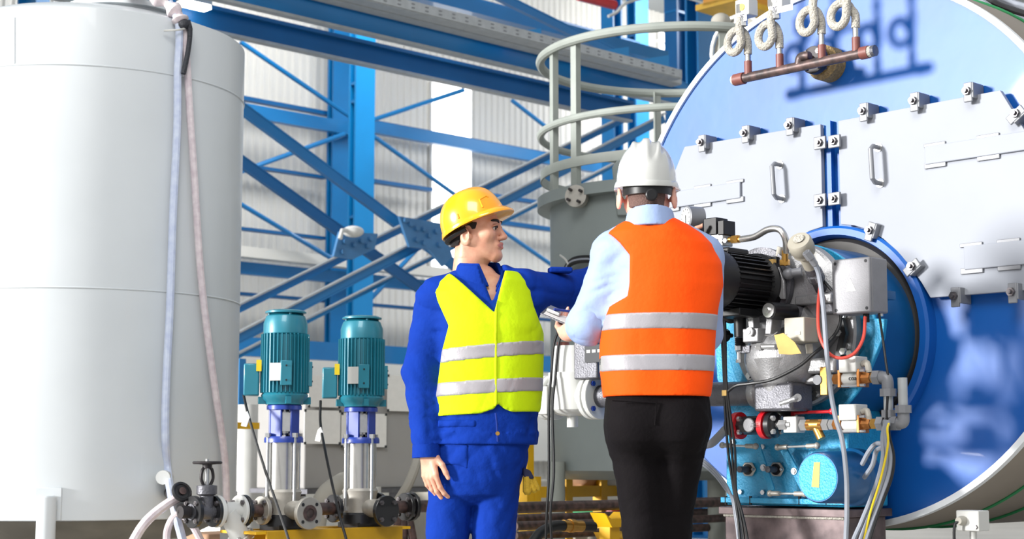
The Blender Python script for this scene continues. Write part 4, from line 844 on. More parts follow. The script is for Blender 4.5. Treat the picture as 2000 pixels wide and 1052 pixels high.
# pedestal under the burner
pz = B(1500, 990, .3).z; pc = B(1535, 1000, .19); r = thing('steel_pedestal', Vector((pc.x, pc.y, 0)), 'rusty dark steel pedestal under the burner', 'pedestal')
sA, sB = B(1412, 1000, .31).dot(BX), B(1655, 1000, .31).dot(BX); w_ = sB - sA; ctr = BX * ((sA + sB) / 2) + BN * (B(1500, 990, .31).dot(BN) - .13)
MB().box(ctr + UP * ((pz - .03) / 2), (w_ - .02, .26, pz - .03), BF).build('body', 'rusty_plate', r, bevel=.004); MB().box(ctr + UP * (pz - .0155), (w_ + .02, .29, .029), BF).build('top_plate', 'rusty_plate', r, bevel=.003)
MB().tube([ctr + UP * (pz - .032) - BX * (w_ / 2 - .01) + BN * .135, ctr + UP * (pz - .032) + BX * (w_ / 2 - .01) + BN * .135], .007, 8).build('weld_bead', 'glass_rope', r)
# ---------------------------------------------------------------- junction box
jb = thing('junction_box', B(1681, 560, .52), 'grey metal junction box with white triangle beside the burner head', 'junction box')
jc = B(1681, 560, .47); MB().box(jc, (.157, .10, .192), BF).build('case', 'box_grey', jb, bevel=.006)
MB().box(jc + BN * .054, (.157, .012, .192), BF).build('lid', 'box_grey', jb, bevel=.005)
tp = jc + BN * .0605; MB().prism([tp + BX * x + UP * z_ for x, z_ in ((-.021, -.02), (.021, -.02), (-.002, .027))], BN * .0008).build('white_triangle', 'white_paint', jb)
for sx in (-1, 1):
    for s2 in (-1, 1): MB().cyl(tp + BX * (.063 * sx) + UP * (.082 * s2), tp + BX * (.063 * sx) + UP * (.082 * s2) + BN * .001, .0055, seg=14).build('lid_screw', 'ink', jb)
MB().box(jc - BN * .11 - UP * .02, (.05, .14, .03), BF).build('bracket', 'burner_blue_shaded', jb); MB().cyl(jc - UP * .096 + BX * .02, jc - UP * .125 + BX * .02, .011).build('cable_gland', 'black_plastic', jb); MB().hexnut(jc - UP * .105 + BX * .06 - BN * .03, UP, .009, .01).build('earth_bolt', 'bolt_bright', jb)
# ---------------------------------------------------------------- round head sensor
sn = thing('flame_scanner', B(1598, 556, .42), 'beige round-headed flame scanner tilted over the burner', 'scanner')
s0_, s1_ = B(1562, 474, .58), B(1604, 562, .40); ad = (s1_ - s0_).normalized()
MB().lathe([(-.012, .040), (-.004, .045), (.03, .045), (.036, .041), (.05, .041), (.056, .026), (.12, .026)], s0_, ad, 40).build('head', 'scanner_beige', sn)
MB().lathe([(.12, .027), (.15, .027), (.155, .031), (.185, .031), (.19, .024), (.27, .024)], s0_, ad, 28).build('neck', 'cast_alu_dark', sn)
MB().lathe([(.155, .034), (.178, .034)], s0_, ad, 6).build('union_nut', 'clamp_grey', sn)
hx, hy, _ = frame_from(ad); MB().lathe([(-.0135, .02), (-.0125, .02)], s0_ + UP * .006, ad, 20).build('dial', 'glass_rope', sn)
c0_ = B(1574, 492, .64); MB().cyl(c0_, B(1592, 516, .60), .012).hexnut(c0_, (B(1592, 516, .60) - c0_), .015, .03).build('connector', 'clamp_grey', sn)
# ---------------------------------------------------------------- fuel valves right of the burner
def fuel_line(y, px0, px1, off, coil_y, label, txt):
    r = thing('solenoid_valve', B((px0 + px1) / 2, y, off), label, 'valve', 'brass solenoid valves'); zc = B(1665, y, off).z
    def Q(px, dz=0.0, o=0.0): v = B(px, y, off + o); return Vector((v.x, v.y, zc + dz))
    MB().cyl(Q(px0), Q(px1), .012).build('pipe', 'clamp_grey', r)
    MB().cyl(Q(1650), Q(1684), .026, seg=28).build('body', 'white_plastic', r)
    for px in (1648, 1685): MB().box(Q(px), (.012, .062, .062), BF).build('end_plate', 'bronze', r, bevel=.002)
    for s2 in (-1, 1):
        for so in (-1, 1): MB().cyl(Q(1644, .025 * s2, .025 * so), Q(1689, .025 * s2, .025 * so), .005, seg=8).build('tie_bolt', 'bolt_bright', r)
    MB().lathe([(0, .026), (.03, .018)], Q(1687), BX, 6).build('hex_union', 'bronze', r); MB().lathe([(0, .02), (.03, .02)], Q(1704), BX, 6).build('hex_nut', 'brass', r); MB().lathe([(0, .018), (.035, .024)], Q(1628), BX, 6).build('hex_union', 'bronze', r); MB().lathe([(0, .02), (.018, .02)], Q(1622), BX, 6).build('hex_nut', 'bolt_bright', r)
    cl = MB().box(Q(1667, (B(1665, coil_y, off).z - zc)), (.072, .075, .056), BF).build('coil', 'white_plastic', r, bevel=.004)
    MB().tube(bez([Q(1685, B(1665, coil_y, off).z - zc), Q(1694, B(1665, coil_y, off).z - zc + .004), Q(1698, B(1665, coil_y, off).z - zc - .03)], 4), .011, 10).build('cable_gland', 'insulation_pale', cl)
    if txt: text('lettering', txt, Q(1668, 0, .0275), BX, UP, .024, 'ink', r)
    return r, Q
r, Q = fuel_line(739, 1600, 1722, .46, 712, 'upper brass solenoid valve with printed white body on the fuel line', 'coax')
MB().box(Q(1613, -.005), (.03, .03, .10), BF).build('brass_block', 'brass', r, bevel=.002); MB().cyl(Q(1602) + BN * .02, Q(1602) - BN * .05, .018).build('elbow', 'clamp_grey', r)
r2, Q2 = fuel_line(828, 1540, 1752, .46, 805, 'lower brass solenoid valve with white coil on the fuel line', '')
MB().box(B(1551, 829, .46), (.058, .055, .058), BF).build('ball_valve', 'white_plastic', r2, bevel=.004)
[MB().lathe([(0, .022), (.028, .022)], Q2(x_), BX, 6).build('hex_nut', 'bolt_bright', r2) for x_ in (1566, 1608)]
MB().cyl(Q2(1578), Q2(1608), .02).cyl(Q2(1592), Q2(1604, -.05), .016).build('strainer_tee', 'brass', r2); [MB().lathe([(0, .022), (.016, .022)], Q2(x_), BX, 6).build('tee_nut', 'bronze', r2) for x_ in (1578, 1602)]
vp = thing('riser_pipe', Q2(1732), 'grey galvanised elbow pipe linking both solenoid valves', 'pipe')
ub = Q(1730); lb_ = Vector((ub.x, ub.y, Q2(1730).z))
MB().tube(bez([Q(1716), ub - BX * .02, ub + BX * .004 - UP * .006, ub + BX * .008 - UP * .045], 5), .021, 16).build('elbow', 'clamp_grey', vp); MB().cyl(ub + BX * .008 - UP * .04, lb_ + BX * .008, .0165).build('pipe', 'galvanised', vp)
[MB().lathe([(0, r3), (.026, r3)], p3, a3, n3).build('hex_nut', 'clamp_grey', vp) for r3, p3, a3, n3 in ((.029, ub + BX * .008 - UP * .066, UP, 8), (.027, Q(1708), BX, 6), (.025, lb_ + BX * .008 + UP * .02, UP, 8))]; MB().sphere(lb_ + BX * .008, .024).build('tee', 'clamp_grey', vp)
ep = thing('open_pipe', Q2(1764), 'grey pipe end standing up right of the lower valve', 'pipe'); eb = Q2(1761)
MB().tube(bez([Q2(1736), eb - BX * .02, eb + BX * .006 + UP * .005, eb + BX * .008 + UP * .04], 5), .021, 16).build('elbow', 'clamp_grey', ep); MB().cyl(eb + BX * .008 + UP * .035, eb + BX * .008 + UP * .155, .0165).build('pipe', 'galvanised', ep); [MB().lathe([(0, r3), (.026, r3)], p3, a3, n3).build('hex_nut', 'clamp_grey', ep) for r3, p3, a3, n3 in ((.029, eb + BX * .008 + UP * .035, UP, 8), (.027, Q2(1742), BX, 6), (.027, Q2(1716), BX, 6))]
# ---------------------------------------------------------------- red and black meter
fm = thing('oil_meter', B(1480, 830, .48), 'black oil meter with two red flange rings below the burner head', 'meter')
zc = B(1490, 830, .48).z
def MQ(px, dz=0, o=0): v = B(px, 830, .48 + o); return Vector((v.x, v.y, zc + dz))
MB().lathe([(-.02, .035), (.0, .046), (.018, .046)], MQ(1433), BX, 40).build('end_flange', 'black_paint', fm); MB().lathe([(0, .050), (.022, .050)], MQ(1438), BX, 40).build('red_ring', 'red_paint', fm)
MB().cyl(MQ(1446), MQ(1497), .034, seg=8).build('body', 'black_paint', fm); MB().lathe([(0, .050), (.022, .050)], MQ(1492), BX, 40).build('red_ring', 'red_paint', fm); MB().lathe([(0, .047), (.02, .047), (.03, .03)], MQ(1505), BX, 40).build('end_flange', 'black_paint', fm)
MB().lathe([(0, .028), (.032, .028), (.036, .026)], MQ(1474, 0, .02), BN, 32).build('dial_boss', 'black_paint', fm); MB().lathe([(.036, .024), (.038, .023)], MQ(1474, 0, .02), BN, 32).build('dial_label', 'box_grey', fm)
for i, x in enumerate((-.006, .0, .006)): MB().box(MQ(1472, x, .0587), (.03 - .005 * i, .001, .002), BF).build('print_line', 'ink', fm)
for px in (1449, 1515):
    for i in range(4): t = .785 + i * 1.5708; q = MQ(px) + (UP * math.sin(t) + BN * math.cos(t)) * .034; MB().hexnut(q, BX, .010, .012).build('bolt', 'bolt_bright', fm)
MB().cyl(MQ(1518), MQ(1545), .013).lathe([(0, .02), (.016, .02)], MQ(1524), BX, 6).lathe([(0, .02), (.016, .02)], MQ(1531), BX, 6).build('outlet_nut', 'bolt_bright', fm)
hose('bent_pipe', [B(1366, 868, .40), B(1388, 866, .42), B(1404, 852, .45), B(1420, 836, .48), B(1434, 830, .48)], .016, 'clamp_grey', 'grey bent pipe running from behind the black trousers to the oil meter', 'pipe', 14)
# ---------------------------------------------------------------- gauge and gas valve behind the orange shoulder
gg = thing('pressure_gauge', B(1352, 428, .55), 'round white pressure gauge behind the orange vest shoulder', 'gauge')
gn = (BN * .8 - BX * .35).normalized(); gcn = B(1341, 425, .57); MB().lathe([(-.06, .044), (-.004, .044), (0, .045), (.003, .041)], gcn, gn, 44).build('case', 'clamp_grey', gg); MB().lathe([(.002, .039), (.0045, .039)], gcn, gn, 44).build('dial_face', 'white_paint', gg)
gx, gy, _ = frame_from(gn); MB().box(gcn + gn * .006 + UP * -.008 + gx * .002, (.003, .001, .034), (gx, gn, gy)).build('needle', 'ink', gg)
for i in range(9): t = -.6 + i * .54; MB().box(gcn + gn * .005 + (gx * math.cos(t) + gy * math.sin(t)) * .032, (.007, .001, .0022), (gx * math.cos(t) + gy * math.sin(t), gn, gy * math.cos(t) - gx * math.sin(t))).build('tick', 'ink', gg)
MB().cyl(gcn - gn * .03 - UP * .04, gcn - gn * .03 - UP * .3, .012).build('stem', 'brass', gg)
pv = thing('pilot_valve', B(1400, 470, .52), 'black twin-coil pilot gas valve with braided hose fitting', 'valve')
for x0, y0, sx, sz_ in ((1358, 450, .062, .062), (1398, 444, .062, .066), (1419, 446, .03, .056)): MB().box(B(x0, y0, .52), (sx, .07, sz_), BF).build('coil', 'black_plastic', pv, bevel=.003)
MB().box(B(1408, 470, .52), (.066, .06, .046), BF).box(B(1366, 474, .52), (.08, .05, .03), BF).build('valve_block', 'galvanised', pv, bevel=.003)
for px in (1398, 1410, 1418): MB().hexnut(B(px, 470, .553), BN, .009, .008).build('screw', 'bolt_bright', pv)
MB().cyl(B(1424, 468, .52), B(1450, 467, .52), .011).lathe([(0, .016), (.03, .016)], B(1431, 468, .52), BX, 6).build('brass_fitting', 'brass', pv)
MB().cyl(B(1370, 478, .52), B(1370, 760, .45), .016).build('down_pipe', 'clamp_grey', pv)
bh = thing('braided_hose', B(1530, 520, .46), 'braided steel hose arching from pilot valve to burner', 'hose')
MB().tube(bez([B(1448, 467, .52), B(1474, 462, .53), B(1500, 448, .54), B(1522, 448, .54), B(1534, 466, .53), B(1536, 492, .50)], 8), .0125, 14).build('braid', 'stainless', bh); MB().cyl(B(1533, 488, .50), B(1533, 516, .48), .012).hexnut(B(1533, 518, .48), UP, .019, .02).build('brass_end', 'brass', bh); MB().sphere(B(1540, 534, .46), .022).cyl(B(1540, 534, .46), B(1566, 530, .44), .016).build('elbow', 'clamp_grey', bh)
r = thing('ignition_plug', B(1517, 528, .44), 'cream and black plug with loose lead beside the braided hose', 'plug'); MB().box(B(1515, 522, .44), (.045, .05, .075), BF).build('socket', 'black_plastic', r, bevel=.003); MB().box(B(1508, 520, .47), (.03, .03, .05), BF).build('label_plate', 'manila', r); MB().cyl(B(1519, 502, .44), B(1524, 482, .44), .011).build('lead', 'insulation_pale', r)
# ---------------------------------------------------------------- cables
def cab(pts, r_, m_, lb, grp=None): return hose('cable', [B(x, y, o) for x, y, o in pts], r_, m_, lb, 'cable', 8, grp)
cab([(1592, 516, .60), (1600, 540, .58), (1608, 600, .57), (1614, 680, .57), (1622, 760, .58), (1632, 815, .58), (1645, 860, .58), (1653, 930, .59), (1654, 1000, .6), (1652, 1060, .6), (1650, 1180, .6)], .0085, 'cable_grey', 'grey cable dropping from the scanner past the servo motor')
cab([(1602, 552, .44), (1598, 600, .5), (1600, 650, .54), (1616, 686, .55), (1640, 699, .54), (1668, 690, .52), (1686, 660, .5), (1690, 618, .49)], .006, 'cable_red', 'red cable looping below the junction box')
cab([(1717, 612, .46), (1724, 660, .44), (1730, 705, .46), (1735, 745, .47), (1732, 800, .48), (1733, 840, .48)], .0045, 'cable_black', 'thin black cable from junction box to the riser pipe')
cab([(1606, 545, .42), (1630, 575, .42), (1642, 610, .42), (1638, 640, .43), (1620, 665, .45), (1590, 690, .52), (1560, 715, .55), (1510, 740, .57), (1470, 748, .57), (1440, 752, .58), (1424, 762, .58), (1412, 775, .58)], .006, 'cable_black', 'black cable sweeping across the cast burner head to the left')
for k, (lb, x0) in enumerate((('left', 0), ('middle', 8), ('right', 15))):
    cab([(1405 + x0 * .4, 560, .5), (1409 + x0 * .5, 640, .54), (1414 + x0 * .3, 740, .58), (1416 + x0 * .6, 800, .58), (1422 + x0 * .9, 880, .57), (1433 + x0 * .3, 955, .56), (1440 + x0 * .6, 1000, .57), (1446 + x0, 1060, .58), (1456 + x0, 1180, .58)], .0048, 'cable_black', '%s of three black cables falling left of the wind box' % lb, 'black cables left of the burner')
    cab([(1340, 880 + k * 6, .42), (1372, 897 + k * 5, .44), (1398, 920 + k * 5, .48), (1418, 946 + k * 5, .52), (1430 + k * 2, 975, .55), (1436 + k * 3, 1010, .56), (1442 + k * 4, 1060, .57), (1446 + k * 4, 1180, .58)], .005, 'cable_grey', '%s of three pale cables joining the black bundle' % ('upper', 'middle', 'lower')[k], 'pale cables left of the burner')
MB_ = MB().box(B(1416, 767, .585), (.02, .012, .02), BF).build('cable_clip', 'manila'); tag(MB_, 'beige clip holding the black cables at the gas pipe', 'clip')
for k, (m_, lb, dx) in enumerate((('cable_grey', 'left grey', -6), ('cable_grey', 'middle grey', 3), ('cable_grey', 'right grey', 10), ('cable_black', 'outer black', 15))):
    cab([(1733 + dx * .2, 820, .5), (1728 + dx * .6, 850, .5), (1731 + dx, 890, .49), (1724 + dx * 1.2, 930, .49), (1708 + dx * 1.2, 975, .5), (1690 + dx * 1.3, 1020, .52), (1672 + dx * 1.6, 1070, .54), (1650 + dx * 1.8, 1180, .56)], .0085 if k < 3 else .005, m_, '%s cable of the bundle below the riser pipe' % lb, 'cables below the riser pipe')
cab([(1736, 826, .52), (1733, 838, .53), (1734, 870, .52), (1720, 935, .51), (1700, 1000, .53), (1686, 1060, .54)], .004, 'cable_yellow', 'thin yellow earth wire in the bundle below the riser pipe')
cab([(1730, 868, .48), (1712, 866, .46), (1698, 880, .45), (1684, 906, .42)], .0085, 'cable_grey', 'short grey cable entering the servo motor from the upper right'); cab([(1728, 872, .48), (1712, 880, .46), (1704, 908, .44), (1688, 932, .40)], .0085, 'cable_grey', 'short grey cable bending down to the servo motor back')
# conduit box on a post at the lower right
cb = thing('conduit_box', onplane(1906, 1100, BO + BN * .35, BN), 'small white conduit box on a post under the boiler edge', 'conduit box'); cq = B(1900, 1016, .35)
MB().box(cq, (.085, .07, .068), BF).build('case', 'white_plastic', cb, bevel=.004); MB().lathe([(0, .016), (.012, .016), (.03, .012)], cq + BN * .035 - BX * .016, BN, 16).build('gland', 'insulation_pale', cb); MB().cyl(cq - UP * .034, Vector((cq.x, cq.y, 0)), .012).build('post', 'white_plastic', cb); MB().hexnut(cq + BX * .03 + BN * .035 - UP * .02, BN, .008, .006).build('screw', 'bolt_steel', cb); MB().tube(bez([cq + BN * .06 - BX * .016, cq + BN * .07 - BX * .03 - UP * .04, cq + BN * .06 - BX * .03 - UP * .3]), .005, 8).build('lead', 'cable_black', cb)
# ================================================================ people: implicit surfaces meshed on a grid
def axis_arr(lo, hi, coarse, fine=()):
    out = [lo]
    while out[-1] < hi:
        st = coarse
        for a, b, h in fine:
            if a <= out[-1] < b: st = min(st, h)
        out.append(out[-1] + st)
    return np.array(out)
class Field:
    def __init__(s, xs, ys, zs):
        s.a = (np.asarray(xs), np.asarray(ys), np.asarray(zs)); s.D = np.full(tuple(len(q) for q in s.a), .5, np.float32)
    def blk(s, lo, hi):
        sl = tuple(slice(max(0, np.searchsorted(q, l) - 1), np.searchsorted(q, h_) + 1) for q, l, h_ in zip(s.a, lo, hi))
        g = np.meshgrid(*[q[i].astype(np.float32) for q, i in zip(s.a, sl)], indexing='ij'); return sl, g
    def put(s, sl, d, k=.0, op='u'):
        o = s.D[sl]
        if op == 's': o, d = -o, d
        if k > 0:
            h = np.clip(.5 + .5 * (o - d) / k, 0, 1); r = o * (1 - h) + d * h - k * h * (1 - h)
        else: r = np.minimum(o, d)
        s.D[sl] = -r if op == 's' else r
    def cap(s, a, b, ra, rb=None, k=.01, op='u', flat=None, sub=1):
        rb = ra if rb is None else rb; a = np.array(a, float); b = np.array(b, float); m = max(ra, rb) + k + .03
        sl, (X, Y, Z) = s.blk(np.minimum(a, b) - m, np.maximum(a, b) + m); d = b - a; L2 = max((d * d).sum(), 1e-9)
        t = np.clip(((X - a[0]) * d[0] + (Y - a[1]) * d[1] + (Z - a[2]) * d[2]) / L2, 0, 1)
        px, py, pz = X - a[0] - t * d[0], Y - a[1] - t * d[1], Z - a[2] - t * d[2]; q = px * px + py * py + pz * pz
        if flat is not None:                                 # (unit axis, squash<1): thinner along that axis
            n, f = flat; w = px * n[0] + py * n[1] + pz * n[2]; q = q + w * w * (1 / (f * f) - 1)
        s.put(sl, np.sqrt(q) - (ra + (rb - ra) * t), k, op)
    def ell(s, c, r, ax=None, k=.01, op='u'):
        c = np.array(c, float); m = max(r) + k + .03; sl, (X, Y, Z) = s.blk(c - m, c + m); X = X - c[0]; Y = Y - c[1]; Z = Z - c[2]
        if ax is None: q = (X, Y, Z)
        else: q = [X * v[0] + Y * v[1] + Z * v[2] for v in ax]
        n = np.sqrt((q[0] / r[0]) ** 2 + (q[1] / r[1]) ** 2 + (q[2] / r[2]) ** 2); s.put(sl, (n - 1) * min(r), k, op)
    def all(s): return np.meshgrid(*[q.astype(np.float32) for q in s.a], indexing='ij')
    def mesh(s, name, m_, parent, smooth=0):
        D = s.D; xs, ys, zs = s.a; ins = D < 0
        c = np.zeros(tuple(n - 1 for n in D.shape), np.int8)
        for i in (0, 1):
            for j in (0, 1):
                for k in (0, 1): c += ins[i:i + c.shape[0], j:j + c.shape[1], k:k + c.shape[2]]
        act = np.argwhere((c > 0) & (c < 8)); N = len(act); idx = np.full(c.shape, -1, np.int32); idx[tuple(act.T)] = np.arange(N)
        acc = np.zeros((N, 3)); cnt = np.zeros(N); cor = [(i, j, k) for i in (0, 1) for j in (0, 1) for k in (0, 1)]
        ps = {q: (np.stack([xs[act[:, 0] + q[0]], ys[act[:, 1] + q[1]], zs[act[:, 2] + q[2]]], 1), D[act[:, 0] + q[0], act[:, 1] + q[1], act[:, 2] + q[2]]) for q in cor}
        for p in cor:
            for q in cor:
                if p < q and sum(abs(a - b) for a, b in zip(p, q)) == 1:
                    (P0, d0), (P1, d1) = ps[p], ps[q]; mk = (d0 < 0) != (d1 < 0); t = np.where(mk, d0 / np.where(mk, d0 - d1, 1), 0)[:, None]
                    acc += np.where(mk[:, None], P0 + (P1 - P0) * t, 0); cnt += mk
        V = acc / cnt[:, None]; Fs = []
        for ax in range(3):
            sh = [slice(None)] * 3; s2 = [slice(None)] * 3; sh[ax] = slice(0, -1); s2[ax] = slice(1, None); a = ins[tuple(sh)]; b = ins[tuple(s2)]
            e = np.argwhere(a != b); u, w = [i for i in range(3) if i != ax]
            ok = (e[:, u] > 0) & (e[:, w] > 0) & (e[:, u] < D.shape[u] - 1) & (e[:, w] < D.shape[w] - 1); e = e[ok]
            def at(du, dw): q = e.copy(); q[:, u] += du; q[:, w] += dw; return idx[tuple(q.T)]
            f = np.stack([at(-1, -1), at(0, -1), at(0, 0), at(-1, 0)], 1); fl = ins[tuple(e.T)]
            if ax == 1: fl = ~fl
            f[~fl] = f[~fl][:, ::-1]; Fs.append(f)
        F = np.concatenate(Fs); po = np.array(parent['o']) if parent is not None else np.zeros(3); me = bpy.data.meshes.new(name)
        me.from_pydata((V - po).tolist(), [], F.tolist()); me.materials.append(MATS[m_]); me.polygons.foreach_set('use_smooth', [True] * len(me.polygons)); me.update()
        o = bpy.data.objects.new(name, me); COL.objects.link(o); o.parent = parent; o['o'] = tuple(po)
        if smooth:
            md_ = o.modifiers.new('smooth', 'SMOOTH'); md_.iterations = smooth; md_.factor = .5
        return o
def waves(g, seed, scale, n=7, aniso=(1, 1, 1)):
    rs = np.random.RandomState(seed); o = 0
    for i in range(n):
        d = rs.normal(size=3) * np.array(aniso); d = d / np.linalg.norm(d) * scale * rs.uniform(.6, 1.5); e = rs.normal(size=3) * scale * .35
        o = o + np.sin(g[0] * d[0] + g[1] * d[1] + g[2] * d[2] + rs.uniform(0, 6) + 1.3 * np.sin(g[0] * e[0] + g[1] * e[1] + g[2] * e[2] + rs.uniform(0, 6)))
    return o / n
def crease(g, seed, scale, aniso=(1, 1, 1)):                  # a few sharp fabric folds, 0 .. -1
    rs = np.random.RandomState(seed); o = 0
    for i in range(3):
        d = rs.normal(size=3) * np.array(aniso); d = d / np.linalg.norm(d) * scale * rs.uniform(.7, 1.3); e = rs.normal(size=3) * scale * .5; m_ = rs.normal(size=3) * scale * .3
        a = np.abs(np.sin(g[0] * d[0] + g[1] * d[1] + g[2] * d[2] + rs.uniform(0, 6) + 1.6 * np.sin(g[0] * e[0] + g[1] * e[1] + g[2] * e[2] + rs.uniform(0, 6))))
        w = np.clip(.5 + .9 * np.sin(g[0] * m_[0] + g[1] * m_[1] + g[2] * m_[2] + rs.uniform(0, 6)), 0, 1); o = o + w * (.6 - np.sqrt(a + .01)) * .5
    return o
def curve_of(zs, vals): o = np.argsort(zs); zs = np.array(zs)[o]; vals = np.array(vals)[o]; return lambda z: np.interp(z, zs, vals)
def tab(Y, rows, col): zz = [P(1000, r[0], Y).z for r in rows]; return curve_of(zz, [r[col] for r in rows])
def X_of(px, Y): return (px - 1000) / F_PX * Y
class Torso:                                                 # rows: (py, left px, right px, half depth m, depth shift m)
    def __init__(s, Y, rows, n=2.3):
        s.Y = Y; s.n = n; s.l = tab(Y, [(r[0], X_of(r[1], Y)) for r in rows], 1); s.r = tab(Y, [(r[0], X_of(r[2], Y)) for r in rows], 1); s.b = tab(Y, rows, 3); s.c = tab(Y, rows, 4)
        s.z1 = P(1000, rows[0][0], Y).z; s.z0 = P(1000, rows[-1][0], Y).z
    def d(s, g, grow=0.0, zcap=True):
        X, Y, Z = g; zl = Z[0, 0]; l, r, b, c = s.l(zl), s.r(zl), s.b(zl) + grow, s.c(zl) + s.Y; a = (r - l) / 2 + grow; m = (l + r) / 2
        q = (np.abs((X - m) / a) ** s.n + np.abs((Y - c) / b) ** s.n) ** (1 / s.n); d = (q - 1) * np.minimum(a, b)
        if zcap: d = np.maximum(d, np.maximum(Z - s.z1 - grow, s.z0 - grow * 0 - Z))
        return d.astype(np.float32)
def head(Fd, c, fw, up, s=.93, eo=0.0):
    fw = Vector(fw).normalized(); up = Vector(up); up = (up - fw * up.dot(fw)).normalized(); rt = fw.cross(up)
    def L(x, y, z): return np.array(Vector(c) + (rt * x + fw * y + up * z) * s)
    ax = [np.array(rt), np.array(fw), np.array(up)]
    def E(x, y, z, r, k_=.02, op='u', a=ax): Fd.ell(L(x, y, z), tuple(q * s for q in r), a, k_ * s, op)
    def C(p, q, ra, rb=None, k_=.015, op='u'): Fd.cap(L(*p), L(*q), ra * s, (rb if rb is not None else ra) * s, k_ * s, op)
    E(0, -.015, .045, (.077, .098, .088)); E(0, .030, -.025, (.061, .060, .090), .03)
    for x in (-1, 1):
        C((.052 * x, .0, -.045), (.018 * x, .072, -.098), .021, .018, .03); E(.045 * x, .058, -.018, (.024, .026, .024), .025)
        C((.012 * x, .086, .027), (.046 * x, .070, .024), .011, .009, .018); E(.033 * x, .098, .006, (.017, .014, .0115), .012, 's')
    E(0, .079, -.100, (.021, .016, .018), .02)
    C((0, .088, .018), (0, .110, -.026), .0075, .0115, .012); E(0, .112, -.030, (.012, .011, .010), .008)
    for x in (-1, 1): E(.0125 * x, .099, -.033, (.0085, .011, .008), .006)
    C((-.018, .087, -.061), (.018, .087, -.061), .012, .012, .015)
    for x in (-1, 1): C((0, .099, -.0555), (.021 * x, .087, -.061), .0058, .003, .006); C((0, .0975, -.0685), (.020 * x, .087, -.063), .0068, .003, .006)
    C((-.020, .104, -.0622), (.020, .104, -.0622), .0022, .0022, .003, 's')
    for x in (-1, 1):
        a_ = [np.array((rt * x * .9 - fw * .35).normalized()), np.array((fw * .9 + rt * x * .35).normalized()), np.array(up)]
        E((.083 + eo) * x, -.022, -.024, (.0085, .0225, .035), .006, 'u', a_); E((.092 + eo) * x, -.017, -.018, (.0095, .0125, .022), .003, 's', a_); E((.078 + eo * .6) * x, -.003, -.026, (.008, .008, .012), .006); E((.082 + eo) * x, -.012, -.048, (.006, .009, .010), .006)
    C((0, -.028, -.05), (0, -.045, -.17), .056, .060, .03); C((0, .0, -.09), (0, -.02, -.17), .035, .042, .03)
    return L, rt, fw, up
def hand(Fd, w, d, n, side, curl=(.35, .45, .5, .55), s=1.0, spread=.06, thumb=.5, k=.004):
    # w wrist, d along the hand, n the way the palm faces, side = +1/-1: thumb along +/- (d x n)
    d = Vector(d).normalized(); n = Vector(n); n = (n - d * n.dot(d)).normalized(); t = d.cross(n) * side; w = Vector(w)
    def pt(a, b, c_): return w + (d * a + t * b + n * c_) * s
    A_ = lambda v: np.array(v)
    Fd.cap(A_(pt(-.04, 0, 0)), A_(pt(.01, 0, 0)), .027 * s, .027 * s, .012, flat=(A_(n), .8))
    for b, e in ((.030, .086), (.010, .092), (-.010, .088), (-.028, .080)): Fd.cap(A_(pt(.008, b * .6, 0)), A_(pt(e - .006, b, 0)), .0165 * s, .0125 * s, .012, flat=(A_(n), .85))
    for i, (b, e, l) in enumerate(((.031, .086, (.044, .027, .021)), (.010, .093, (.048, .031, .022)), (-.011, .088, (.044, .028, .021)), (-.030, .078, (.034, .021, .019)))):
        p = pt(e, b, 0); ang = 0; fan = spread * (1.2 - .8 * i)
        for j, ll in enumerate(l):
            ang += curl[i] * (.9 if j == 0 else 1.05); dr = (d * math.cos(ang) + n * math.sin(ang) + t * fan * math.cos(ang)).normalized(); q = p + dr * (ll * s)
            Fd.cap(A_(p), A_(q), (.0098, .0090, .0082)[j] * s, (.0090, .0082, .0072)[j] * s, k); p = q
    p = pt(.022, .030, .008); dr = (d * .75 + t * .62 + n * .25 * thumb).normalized(); q = p + dr * .040 * s; Fd.cap(A_(pt(.012, .014, .006)), A_(p), .017 * s, .0145 * s, .01); Fd.cap(A_(p), A_(q), .0135 * s, .0105 * s, k * 2)
    dr2 = (d * .93 + t * .22 + n * .45 * thumb).normalized(); q2 = q + dr2 * .030 * s; Fd.cap(A_(q), A_(q2), .0105 * s, .0095 * s, k); Fd.cap(A_(q2), A_(q2 + dr2 * .022 * s), .0095 * s, .0075 * s, k)
